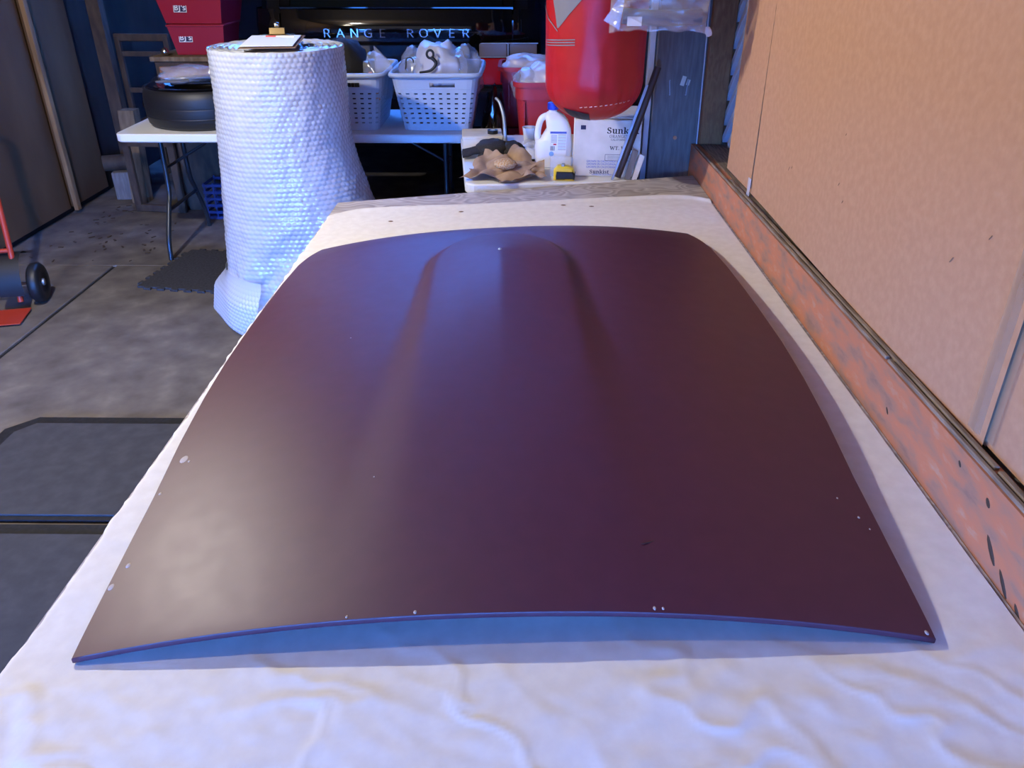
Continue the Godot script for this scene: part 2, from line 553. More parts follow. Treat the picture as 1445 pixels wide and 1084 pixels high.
func right_wall_dressing() -> void:
	# cardboard sheets leaning on the ledge
	var wav := noise(3, 0.9, FastNoiseLite.TYPE_SIMPLEX_SMOOTH, 2)
	var sheet := func(z0: float, z1: float, y0: float, y1: float, x: float, crease: bool) -> ArrayMesh:
		return grid(int((z0 - z1) * 60) + 8, 90, func(u: float, v: float):
			# v walks round the sheet: front face, top edge, back face
			var z: float = lerpf(z0, z1, u)
			var side := 0.0
			var t: float
			if v < 0.48:
				t = v / 0.48
			elif v > 0.52:
				t = (1.0 - v) / 0.48
				side = 0.007
			else:
				t = 1.0
				side = 0.0035
			var y: float = lerpf(y0, y1, t)
			var xx: float = x + side + wav.get_noise_2d(z, y) * 0.006
			if crease:
				var yc: float = 1.165 + 0.035 * absf(z + 2.0)
				xx -= 0.0025 * exp(-pow((y - yc) / 0.006, 2.0))
			return Vector3(xx, y, z))
	var c := thing("cardboard_sheet", "wide brown cardboard sheet with a faint crease standing on the wall ledge", "cardboard", Vector3.ZERO)
	obj("sheet", sheet.call(-1.165, -2.775, 0.885, 2.3, 0.800, true), M.cardboard, c)
	obj("corrugated_edge", grid(60, 3, func(u: float, v: float):
		return Vector3(0.801 + 0.009 * v, 0.9 + u * 1.4, -2.777 - 0.004 * sin(u * TAU * 30.0) * (0.4 + 0.6 * v))), M.cardboard_dark, c)
	for q in [[-2.403, 1.061, 0.03], [-2.017, 1.239, 0.012], [-1.312, 1.213, 0.022], [-1.409, 1.138, 0.03], [-2.0, 1.121, 0.02], [-1.956, 1.089, 0.018], [-2.38, 1.07, 0.016]]:
		obj("scuff_mark", box(Vector3(0.001, q[2] * 0.5, 0.0015), 0.0003), M.cardboard_dark, c, T(Vector3(0.7985 + wav.get_noise_2d(q[0], q[1]) * 0.006, q[1], q[0]), Vector3(35, 0, 0)))
	var c2 := thing("cardboard_sheet", "narrow brown cardboard strip beside the white lattice", "cardboard", Vector3.ZERO)
	obj("sheet", sheet.call(-2.72, -3.17, 0.875, 2.3, 0.812, false), M.cardboard, c2)
	var c3 := thing("cardboard_sheet", "brown cardboard sheet taped along its edge nearest the bench front", "cardboard", Vector3.ZERO)
	obj("sheet", sheet.call(0.6, -1.20, 0.888, 2.3, 0.8078, false), M.cardboard, c3)
	obj("packing_tape", grid(6, 50, func(u: float, v: float):
		var y: float = 0.9 + v * 1.3
		var z: float = -1.215 + u * 0.07
		return Vector3((0.7965 if u < 0.6 else 0.8035) + wav.get_noise_2d(z, y) * 0.006, y, z)), M.packing_tape, c3)
	obj("packing_tape", box(Vector3(0.002, 0.06, 0.03), 0.0004), M.milky_plastic, c2, T(Vector3(0.797, 0.905, -2.78)))
	# white lattice panel by the far stud, seen between stud and cardboard
	var lt := thing("lattice_panel", "white plastic lattice panel between the brown stud and the cardboard", "lattice", Vector3(0.90, 0.885, -3.37))
	obj("back_board", box(Vector3(0.012, 1.6, 0.62), 0.002), M.white_board, lt, T(Vector3(0.05, 0.8, 0)))
	for k in range(-3, 15):
		for s in [1]:
			var mid := Vector3(0.010 * s, 0.06 + k * 0.105, 0)
			var L := 0.62 * sqrt(2.0)
			var y0: float = mid.y - 0.31
			var y1: float = mid.y + 0.31
			if y0 > 1.6 or y1 < 0.0:
				continue
			# trimmed to the panel
			var a := -0.31 if y0 >= 0 else -0.31 - y0
			var b := 0.31 if y1 <= 1.6 else 0.31 - (y1 - 1.6)
			if b - a < 0.05:
				continue
			var pm := (a + b) / 2.0
			obj("slat", box(Vector3(0.03, (b - a) * sqrt(2.0), 0.03), 0.002), M.lattice_white, lt, T(Vector3(mid.x, mid.y + pm, pm * s), Vector3(45 * s, 0, 0)))
	# timber at the far end of the bench
	var sw := thing("wall_stud", "brown knotty wall stud standing on the ledge behind the bench", "stud", Vector3(0.84, 0.868, -3.64))
	obj("timber", box(Vector3(0.1, 1.83, 0.04), 0.003), M.brown_stud, sw, T(Vector3(0.0, 0.915, 0)))
	var pl := thing("grey_plank", "wide weathered grey plank with staples standing behind the bench", "plank", Vector3(0.69, 0, -3.69))
	obj("board", box(Vector3(0.225, 2.68, 0.045), 0.004), M.grey_wood, pl, T(Vector3(0, 1.34, 0)))
	for q in [[-0.045, 1.10, 0.06, 4.0], [0.035, 1.10, 0.06, -10.0]]:
		obj("staple", tube([Vector3(q[0], q[1] + q[2] / 2, 0.024), Vector3(q[0] - 0.003, q[1] + q[2] / 2, 0.03), Vector3(q[0] + q[3] * 0.0008, q[1] - q[2] / 2, 0.03), Vector3(q[0] + q[3] * 0.0008, q[1] - q[2] / 2, 0.022)], 0.003, 6), M.steel, pl)
	for q in [[0.012, 1.128, 0.018, 0.04], [0.034, 1.122, 0.014, 0.024]]:
		obj("torn_paper", box(Vector3(q[2], q[3], 0.002), 0.0005), M.white_carton, pl, T(Vector3(q[0], q[1], 0.0245), Vector3(0, 0, -14)))
	obj("knot", lathe([Vector2(0, 0.001), Vector2(0.008, 0.0005), Vector2(0.009, 0)], 12), M.orange_card, pl, T(Vector3(0, 0.887, 0.0225), Vector3(90, 0, 0)))
	tag(obj("thin_cord", tube(curve([Vector3(0.765, 2.68, -3.652), Vector3(0.776, 1.6, -3.655), Vector3(0.782, 1.2, -3.655), Vector3(0.788, 0.76, -3.655), Vector3(0.79, 0.4, -3.65)]), 0.003, 6), M.white_plastic), "thin pale cord hanging down over the grey plank", "cord")
	var st := thing("steel_angle", "galvanized steel angle strip standing beside the grey plank", "metal strip", Vector3(0.545, 0, -3.70))
	obj("flange", box(Vector3(0.022, 2.68, 0.004), 0.001), M.steel, st, T(Vector3(0.014, 1.34, 0.03)))
	obj("flange", box(Vector3(0.004, 2.68, 0.05), 0.001), M.steel, st, T(Vector3(0.003, 1.34, 0.007)))

func bench() -> void:
	var b := thing("workbench", "plywood workbench under the cream drop cloth along the cardboard wall", "workbench", Vector3.ZERO)
	var y := func(x: float, d: float) -> float: return bench_y(x) - d
	var top := [Vector3(-0.765, y.call(-0.765, 0.03), -0.36), Vector3(0.762, y.call(0.762, 0.03), -0.36), Vector3(0.762, y.call(0.762, 0.03), -3.545), Vector3(-0.765, y.call(-0.765, 0.03), -3.275)]
	var all := top.duplicate()
	for p in top:
		all.append(p + Vector3(0, 0.03, 0))
	obj("top", hexa(all), M.plywood, b)
	# the side board along the wall and its ledge
	var sb := [Vector3(0.764, 0.60, 0.4), Vector3(0.800, 0.60, 0.4), Vector3(0.800, 0.60, -3.66), Vector3(0.764, 0.60, -3.66), Vector3(0.764, 0.903, 0.4), Vector3(0.800, 0.903, 0.4), Vector3(0.800, 0.862, -3.66), Vector3(0.764, 0.862, -3.66)]
	obj("side_board", hexa(sb), M.side_board, b)
	for q in [[0.769, 0.010, 0.3, -1.49], [0.7695, 0.010, -1.5, -3.6], [0.784, 0.012, 0.3, -1.08], [0.784, 0.011, -1.09, -3.0]]:
		var L: float = q[2] - q[3]
		var mz: float = (q[2] + q[3]) / 2.0
		var my: float = 0.862 + (mz + 3.66) / 4.06 * 0.041 + 0.003
		obj("ledge_batten", box(Vector3(q[1], 0.008, L), 0.002), M.ledge_wood, b, T(Vector3(q[0] + 0.004, my, mz), Vector3(-0.58, 0, 0)))
	obj("ledge_cap", hexa([Vector3(0.80, 0.84, 0.4), Vector3(1.02, 0.84, 0.4), Vector3(1.02, 0.82, -3.75), Vector3(0.80, 0.82, -3.75), Vector3(0.80, 0.889, 0.4), Vector3(1.02, 0.889, 0.4), Vector3(1.02, 0.866, -3.75), Vector3(0.80, 0.866, -3.75)]), M.ledge_wood, b)
	for q in [[-1.05, 0.852, 0.014, 1.2], [-1.006, 0.79, 0.016, 3.0], [-0.955, 0.765, 0.013, 3.4], [-0.905, 0.75, 0.012, 2.6], [-1.43, 0.80, 0.008, 2.0], [-1.15, 0.86, 0.008, 1.5]]:
		obj("gouge", lathe([Vector2(0, 0.0012), Vector2(q[2] * 0.5, 0.001), Vector2(q[2] * 0.55, 0.0)], 9), M.dark_wood, b, T(Vector3(0.764, q[1], q[0]), Vector3(0, 0, 90)) * T(Vector3.ZERO, Vector3(0, 50, 0), Vector3(q[3], 1, 0.6)))
	for q in [[-0.68, -0.5], [-0.68, -3.1], [0.66, -0.5], [0.66, -3.1], [-0.68, -1.8], [0.66, -1.8]]:
		var h: float = bench_y(q[0]) - 0.034
		obj("leg", box(Vector3(0.09, h, 0.09), 0.004), M.old_wood, b, T(Vector3(q[0], h / 2, q[1])))
	for x in [-0.73, 0.70]:
		obj("rail", box(Vector3(0.04, 0.1, 2.7), 0.003), M.old_wood, b, T(Vector3(x, bench_y(x) - 0.085, -1.8)))
	# the drop cloth
	var n1 := noise(41, 1.0, FastNoiseLite.TYPE_SIMPLEX_SMOOTH, 3)
	var n2 := noise(42, 1.0, FastNoiseLite.TYPE_SIMPLEX_SMOOTH, 2)
	var n3 := noise(43, 1.0, FastNoiseLite.TYPE_SIMPLEX_SMOOTH, 3)
	var cl := obj("drop_cloth", grid(250, 440, func(u: float, v: float):
		var a: float = lerpf(-0.95, 0.752, u)                  # along the cloth, across the bench
		var x := a
		var drop := 0.0
		var edge: float = -0.762 + 0.006 * n1.get_noise_1d(v * 12.0) + 0.004 * n2.get_noise_1d(v * 40.0)
		if a < edge:
			drop = edge - a
			x = edge - minf(drop * 0.25, 0.012)
		var zf: float = lerpf(-3.165, -3.235, clampf((x + 0.7) / 1.42, 0.0, 1.0)) + 0.012 * n1.get_noise_1d(x * 3.0 + 9.0)
		# rounded far corners
		zf += 0.10 * pow(clampf((absf(x + 0.005) - 0.60) / 0.17, 0.0, 1.0), 2.0)
		var z: float = lerpf(-0.30, zf, v)
		var down := maxf(0.0, z + 0.355)
		z = minf(z, -0.355 + down * 0.1)
		# folds: sharp creases running aslant, strongest in front of the hood
		var p := x * 0.84 + z * 0.55
		var q := -x * 0.55 + z * 0.84
		var w1: float = 1.0 - absf(n1.get_noise_2d(q * 4.5 + 0.6 * n3.get_noise_2d(x * 3.0, z * 3.0), p * 1.5)) * 2.6
		var w2: float = 1.0 - absf(n2.get_noise_2d(q * 10.0 + 2.0, p * 4.0 + n3.get_noise_2d(x * 5.0, z * 5.0))) * 2.4
		var w3: float = n3.get_noise_2d(x * 6.0, z * 6.0)
		var front: float = smoothstep(-0.92, -0.72, z)
		var amp := lerpf(0.22, 1.0, front)
		var hh: float = (0.0026 * pow(maxf(w1, 0.0), 2.5) + 0.0006 * pow(maxf(w2, 0.0), 2.0) + 0.0014 * w3 + 0.003) * amp
		# a soft rolled edge at the far end
		hh += 0.008 * exp(-pow((z - zf - 0.02) / 0.02, 2.0)) * (0.3 + 0.7 * clampf(x * 2.0, 0.0, 1.0))
		return Vector3(x, bench_y(x) + 0.003 + hh - drop * 0.95 - down, z)), M.canvas)
	tag(cl, "cream canvas drop cloth spread wrinkled under the maroon car hood", "cloth")
	for q in [[-0.235, -3.08], [0.17, -3.13], [0.28, -3.10], [-0.5, -2.98]]:
		obj("stain", lathe([Vector2(0, 0.0012), Vector2(0.006, 0.0008), Vector2(0.008, 0)], 9), M.cardboard_dark, cl, T(Vector3(q[0], bench_y(q[0]) + 0.0055, q[1]), Vector3.ZERO, Vector3(1.3, 1, 0.8)))

func hood_at(s: float, t: float) -> Vector3:
	var keys := [0.636, 0.642, 0.650, 0.664, 0.674, 0.680, 0.681, 0.681, 0.679, 0.672, 0.645]
	var k := clampf(t, 0.0, 1.0) * 10.0
	var i := mini(int(k), 9)
	var w: float = lerpf(keys[i], keys[i + 1], k - i)
	if t > 0.93:
		w -= 0.012 * pow((t - 0.93) / 0.07, 2.0)
	var cx := -0.027 - 0.025 * t
	var x := cx + s * w
	var z := -0.838 - 1.83 * t - 0.012 * s * (0.6 + t * 2.0)
	z += 0.035 * t * pow(absf(s), 3.0) * 0.3 - 0.032 * (1.0 - t) * (1.0 - s * s)
	var edge := 0.008 + 0.034 * sin(PI * pow(t, 0.8) * 0.93)
	var crown := lerpf(0.040, 0.060, smoothstep(0.0, 0.6, t)) * (1.0 - pow(absf(s), 2.3))
	var nose := 1.0 - 0.20 * pow(clampf((t - 0.93) / 0.07, 0.0, 1.0), 2.0)
	var e := (edge + crown) * nose
	# the raised centre: a flat V-topped bulge with a rounded nose
	var bx := x - (-0.018 - 0.055 * t)
	var hw := lerpf(0.235, 0.198, t)
	var t0 := 0.74
	var t1 := 0.905
	var q := absf(bx) / hw
	if t > t0:
		q = sqrt(q * q + pow((t - t0) / (t1 - t0), 2.0))
	var soft := lerpf(0.30, 0.11, smoothstep(0.1, 0.8, t))
	var fade := smoothstep(-0.05, 0.62, t)
	var side := 1.0 - smoothstep(1.0 - soft, 1.0 + soft, q)
	e += fade * (0.019 * side + 0.036 * maxf(0.0, 1.0 - q) * smoothstep(0.25, 0.75, t))
	return Vector3(x, bench_y(x) + 0.009 + e, z)

func hood() -> void:
	var h := thing("car_hood", "dull maroon car hood with a raised centre lying on the cloth", "car hood", Vector3.ZERO)
	var o := Vector3.ZERO
	obj("outer_panel", grid(150, 190, func(u: float, v: float): return hood_at(u * 2.0 - 1.0, v)), M.maroon_paint, h)
	obj("underside", grid(40, 50, func(u: float, v: float):
		return hood_at((u * 2.0 - 1.0) * 0.995, lerpf(0.003, 0.997, v)) - Vector3(0, 0.006, 0)), M.maroon_paint, h)
	# folded hem round the rim
	var rim := func(k: float) -> Vector3:
		var q := k * 4.0
		if q < 1.0:
			return hood_at(q * 2.0 - 1.0, 0.0)
		if q < 2.0:
			return hood_at(1.0, q - 1.0)
		if q < 3.0:
			return hood_at(1.0 - (q - 2.0) * 2.0, 1.0)
		return hood_at(-1.0, 4.0 - q)
	obj("folded_hem", grid(240, 5, func(u: float, v: float):
		var p: Vector3 = rim.call(u)
		var inward := (Vector3(-0.04, p.y, -1.75) - p)
		inward.y = 0
		inward = inward.normalized()
		var row := int(round(v * 4))
		var d: Array = [[0.0, 0.0], [-0.0015, -0.0015], [-0.0015, -0.0085], [0.0, -0.0105], [0.02, -0.0105]][row]
		return p + inward * d[0] + Vector3(0, d[1], 0), true), M.maroon_paint, h)
	for q in [[-0.96, 0.262, 0.008], [-0.972, 0.10, 0.004], [-0.99, 0.075, 0.005], [-0.985, 0.205, 0.003], [-0.94, 0.256, 0.0025], [0.36, 0.004, 0.0025], [0.38, 0.004, 0.002], [-0.36, 0.003, 0.002], [-0.2, 0.003, 0.0025], [0.985, 0.004, 0.003], [0.92, 0.16, 0.0016], [0.955, 0.135, 0.002], [0.97, 0.12, 0.0015], [-0.36, 0.18, 0.0014], [-0.55, 0.5, 0.0015]]:
		var p := hood_at(q[0], q[1])
		var n := (hood_at(q[0], q[1] + 0.01) - p).cross(hood_at(q[0] - 0.01, q[1]) - p).normalized()
		if n.y < 0:
			n = -n
		var bs := Basis(Quaternion(Vector3.UP, n)).scaled_local(Vector3(1.0, 1.0, 1.5))
		obj("paint_chip", lathe([Vector2(0, 0.0008), Vector2(q[2] * 0.8, 0.0007), Vector2(q[2], 0.0)], 11), M.primer_chip, h, Transform3D(bs, p))
	# the dent by the edge of the bulge and the small stud on the ridge
	var sp := hood_at(-0.0, 0.735)
	var best := sp
	for k in 40:
		var c := hood_at(-0.1 + k * 0.005, 0.735)
		if c.y > best.y:
			best = c
	obj("badge_stud", lathe([Vector2(0, 0.004), Vector2(0.004, 0.003), Vector2(0.006, 0)], 10), M.steel, h, T(best))
	var dp := hood_at(0.375, 0.078)
	obj("scratch", box(Vector3(0.03, 0.001, 0.0018), 0.0003), M.rust_pipe, h, T(dp + Vector3(0, 0.0005, 0), Vector3(0, 24, -5)))

func vehicle() -> void:
	var v := thing("parked_car", "black sport utility vehicle parked with its tailgate toward the tables", "car", Vector3(-0.83, 0, -5.7))
	# rear profile, bottom to top: (height, set-back)
	var rear := func(y: float) -> float:
		var c := 1.14
		var R := 0.24
		var d := absf(y - c)
		var lim := R * sin(deg_to_rad(20.0))
		if d < lim:
			return R - sqrt(R * R - d * d)
		return R - R * cos(deg_to_rad(20.0)) + (d - lim) * tan(deg_to_rad(20.0)) * (0.45 if y < c else 0.9)
	obj("tailgate", grid(40, 60, func(u: float, w: float):
		var y: float = lerpf(0.80, 1.27, w)
		var x: float = lerpf(-0.765, 0.765, u)
		return Vector3(x, y, -rear.call(y) - 0.06 * pow(absf(x) / 0.765, 4.0))), M.car_paint, v)
	# rear corners wrap round to the flanks
	for s in [-1.0, 1.0]:
		obj("rear_quarter", grid(30, 50, func(u: float, w: float):
			var y: float = lerpf(0.80, 1.27, w)
			var a: float = u
			var x: float = s * lerpf(0.775, 0.965, sin(minf(a * 2.0, 1.0) * PI / 2))
			var z: float = -rear.call(y) - 0.062 - 0.14 * (1.0 - cos(minf(a * 2.0, 1.0) * PI / 2)) - maxf(0.0, a * 2.0 - 1.0) * 4.0
			return Vector3(x, y, z)), M.car_paint, v)
	obj("rear_window", grid(20, 20, func(u: float, w: float):
		var y: float = lerpf(1.285, 1.72, w)
		return Vector3(lerpf(-0.70, 0.70, u), y, -rear.call(1.27) - (y - 1.27) * 0.45 - 0.06 * pow(absf(u * 2 - 1), 4.0))), M.car_glass, v)
	obj("window_frame", join([[box(Vector3(1.56, 0.03, 0.03), 0.008), T(Vector3(0, 1.275, -0.11))], [box(Vector3(0.08, 0.5, 0.04), 0.01), T(Vector3(-0.74, 1.5, -0.23), Vector3(-24, 0, 0))], [box(Vector3(0.08, 0.5, 0.04), 0.01), T(Vector3(0.74, 1.5, -0.23), Vector3(-24, 0, 0))]]), M.car_paint, v)
	obj("brake_lamp", box(Vector3(0.2, 0.03, 0.02), 0.004), M.red_lens, v, T(Vector3(0.02, 1.315, -0.085)))
	var body := PackedVector2Array([Vector2(-0.12, 0.42), Vector2(-0.12, 1.2), Vector2(-0.33, 1.78), Vector2(-0.8, 1.83), Vector2(-2.6, 1.8), Vector2(-3.2, 1.25), Vector2(-4.3, 1.15), Vector2(-4.5, 0.9), Vector2(-4.5, 0.42)])
	obj("body", extrude(body, 1.84, 0.05), M.car_paint, v, T(Vector3.ZERO, Vector3(0, -90, 0)) * T(Vector3.ZERO, Vector3(0, 0, 0), Vector3(1, 1, 1)))
	obj("bumper", box(Vector3(1.94, 0.26, 0.24), 0.04), M.car_trim, v, T(Vector3(0, 0.64, -0.06)))
	for s in [-1.0, 1.0]:
		var cl := obj("lamp_cluster", box(Vector3(0.2, 0.17, 0.03), 0.006), M.red_lens, v, T(Vector3(s * 0.625, 0.89, -0.055)))
		obj("lens", box(Vector3(0.185, 0.08, 0.012), 0.003), M.pale_lens, cl, T(Vector3(s * 0.015, 0.135, 0.022)))
		obj("lens", box(Vector3(0.185, 0.08, 0.012), 0.003), M.pale_lens, cl, T(Vector3(s * 0.215, 0.135, 0.0)))
		obj("chrome_frame", join([[box(Vector3(0.4, 0.006, 0.014), 0.001), T(Vector3(s * 0.115, 0.178, 0.02))], [box(Vector3(0.4, 0.006, 0.014), 0.001), T(Vector3(s * 0.115, 0.092, 0.02))], [box(Vector3(0.008, 0.09, 0.014), 0.001), T(Vector3(s * 0.115, 0.135, 0.02))]]), M.steel, cl)
		for z in [-0.95, -3.7]:
			obj("wheel", lathe([Vector2(0, -0.11), Vector2(0.24, -0.11), Vector2(0.25, -0.12), Vector2(0.35, -0.11), Vector2(0.37, -0.08), Vector2(0.37, 0.08), Vector2(0.35, 0.11), Vector2(0.25, 0.12), Vector2(0.24, 0.11), Vector2(0, 0.11)], 32), M.tyre_rubber, v, T(Vector3(s * 0.8, 0.37, z), Vector3(0, 0, 90)))
	# raised letters
	var word := "RANGE ROVER"
	for k in word.length():
		if word[k] == " ":
			continue
		var x := -0.455 + 0.0915 * k
		obj("letter", text(word[k], 0.052, 0.006), M.chrome, v, T(Vector3(x, 1.132, 0.006), Vector3.ZERO, Vector3(1.25, 1, 1)))

func table_part(L: float, W: float, t: Node3D, y: float, legs_along: bool) -> void:
	var top := extrude(round_rect(L, W, 0.055), 0.045, 0.006)
	obj("top", top, M.white_plastic, t, T(Vector3(0, y - 0.0225, 0), Vector3(90, 0, 0)))
	for s in [-1.0, 1.0]:
		var x: float = s * (L / 2 - 0.15)
		var feet := []
		for e in [-1.0, 1.0]:
			var top_z: float = e * W * 0.20
			var foot: float = e * (W / 2 - 0.05)
			obj("leg", tube(curve([Vector3(x, y - 0.05, top_z), Vector3(x, y - 0.35, top_z * 1.1), Vector3(x, 0.28, top_z * 1.45), Vector3(x, 0.12, foot * 0.93), Vector3(x, 0.003, foot)]), 0.0135, 10), M.table_leg, t)
		obj("cross_bar", tube([Vector3(x, 0.27, -W * 0.29), Vector3(x, 0.27, W * 0.29)], 0.011, 8), M.table_leg, t)
		obj("cross_bar", tube([Vector3(x, y - 0.24, -W * 0.21), Vector3(x, y - 0.24, W * 0.21)], 0.009, 8), M.table_leg, t)
		obj("brace", tube([Vector3(x, y - 0.24, 0), Vector3(x - s * 0.32, y - 0.06, 0)], 0.008, 8), M.table_leg, t)

func tables() -> void:
	var t1 := thing("folding_table", "long white folding table carrying the tyre and laundry baskets", "table", Vector3(-1.255, 0, -4.81), 0.0)
	table_part(1.94, 0.76, t1, 0.74, true)
	var t2 := thing("folding_table", "small white folding table carrying the bottle, paper bag and carton", "table", Vector3(0.09, 0, -3.945), deg_to_rad(90 + 5.0))
	table_part(1.0, 0.75, t2, 0.74, false)

func roll() -> void:
	var t := thing("bubble_wrap_roll", "tall standing roll of clear bubble wrap with a loose flared end", "bubble wrap", Vector3(-1.085, 0, -3.79))
	var n := noise(51, 1.0, FastNoiseLite.TYPE_SIMPLEX_SMOOTH, 3)
	var n2 := noise(52, 1.0, FastNoiseLite.TYPE_SIMPLEX_SMOOTH, 2)
	var H := 1.255
	var R := 0.292
	# angle 0 points to +x; the flare leaves on the right and at lower left
	var rad := func(a: float, y: float) -> float:
		var r: float = R + 0.008 * n.get_noise_2d(cos(a) * 2.0, y * 1.4 + sin(a)) + 0.003 * n2.get_noise_2d(a * 2.0 + y * 6.0, y * 7.0)
		var right: float = pow(maxf(0.0, cos(a - 0.1)), 2.0)
		r += right * 0.30 * pow(clampf((0.86 - y) / 0.8, 0.0, 1.0), 1.25)
		var left: float = pow(maxf(0.0, cos(a - PI + 0.4)), 2.0)
		r += left * 0.11 * pow(clampf((1.15 - y) / 1.15, 0.0, 1.0), 1.3)
		# slack folds low on the front
		var fold: float = clampf((0.66 - y) / 0.5, 0.0, 1.0)
		r += fold * 0.012 * sin(a * 5.0 + y * 9.0 + 3.0 * n.get_noise_2d(a, y * 3.0))
		return r
	var pitch := 0.0245
	var nb := 76
	var rows := int(H / (pitch * 0.87))
	obj("wrap", grid(nb * 6, rows * 6, func(u: float, v: float):
		var y: float = 0.01 + v * (H - 0.01)
		var a: float = u * TAU
		var rowf := v * rows
		var row := floori(rowf)
		var cu: float = u * nb + 0.5 * (row % 2)
		var du := (cu - floorf(cu) - 0.5)
		var dv := (rowf - row - 0.5)
		var d := 5.2 * (du * du + dv * dv)
		var bump := 0.0024 * sqrt(maxf(0.0, 1.0 - d))
		var r: float = rad.call(a, y) + bump
		return Vector3(cos(a) * r, y, sin(a) * r), true), M.bubble_film, t)
	# coiled end on top
	obj("coil_top", grid(90, 40, func(u: float, v: float):
		var a: float = u * TAU
		var r: float = lerpf(0.06, 1.0, v)
		var rr: float = rad.call(a, H) * r
		var y: float = H - 0.012 + 0.006 * sin(v * 60.0 + a) + 0.006 * n.get_noise_2d(cos(a) * 3.0 * r, sin(a) * 3.0 * r) + 0.008 * v
		return Vector3(cos(a) * rr, y, sin(a) * rr), true), M.bubble_film, t)
	obj("core", lathe([Vector2(0.06, H - 0.02), Vector2(0.045, H - 0.02), Vector2(0.045, H - 0.02), Vector2(0.045, 0.8)], 20), M.cardboard_dark, t)
	# loose inner layer hanging out at lower left
	obj("loose_layer", grid(180, 84, func(u: float, v: float):
		var a: float = lerpf(PI * 0.60, PI * 1.02, u)
		var y: float = lerpf(0.006, 0.27, v)
		var row := floori(v * 13.0)
		var cu: float = u * 30.0 + 0.5 * (row % 2)
		var du := cu - floorf(cu) - 0.5
		var dv := v * 13.0 - row - 0.5
		var bump := 0.006 * sqrt(maxf(0.0, 1.0 - 4.0 * (du * du + dv * dv)))
		var r: float = 0.415 + 0.05 * (1.0 - v) * (0.6 + 0.4 * u) + 0.010 * sin(u * 9.0) + bump
		r = lerpf(r, 0.375, smoothstep(0.5, 1.0, v))
		return Vector3(cos(a) * r, y + 0.05 * sin(u * 3.0) * (1 - v), sin(a) * r)), M.loose_film, t)
	# clipboard and pen lying on the roll
	var c := thing("clipboard", "clipboard with blank white paper and metal clip on the bubble wrap roll", "clipboard", Vector3(-1.07, H + 0.022, -3.70), deg_to_rad(6))
	obj("board", box(Vector3(0.235, 0.004, 0.32), 0.001), M.cardboard_dark, c, T(Vector3(0, 0.002, 0), Vector3(3, 0, 0)))
	obj("paper", box(Vector3(0.216, 0.003, 0.28), 0.0008), M.white_plastic, c, T(Vector3(-0.002, 0.0085, 0.018), Vector3(3, 0, 0)))
	var clip := obj("clip", join([[box(Vector3(0.15, 0.006, 0.028), 0.002), T(Vector3(0, 0.018, -0.125))], [box(Vector3(0.07, 0.03, 0.008), 0.002), T(Vector3(0, 0.032, -0.135), Vector3(-25, 0, 0))]]), M.brass, c)
	obj("lever", join([[box(Vector3(0.055, 0.01, 0.02), 0.003), T(Vector3(0, 0.05, -0.142))], [lathe([Vector2(0, -0.01), Vector2(0.01, -0.008), Vector2(0.01, 0.008), Vector2(0, 0.01)], 12), T(Vector3(0, 0.058, -0.142), Vector3(0, 0, 90))]]), M.chrome, clip)
	var pen := thing("pen", "maroon and white pen lying on the clipboard paper", "pen", Vector3(-1.055, H + 0.0365, -3.775), deg_to_rad(-3))
	obj("barrel", tube([Vector3(-0.02, 0, 0), Vector3(0.06, 0, 0)], 0.0045, 8), M.white_plastic, pen)
	obj("cap", tube([Vector3(-0.065, 0, 0), Vector3(-0.02, 0, 0)], 0.0052, 8), M.ink_red, pen)

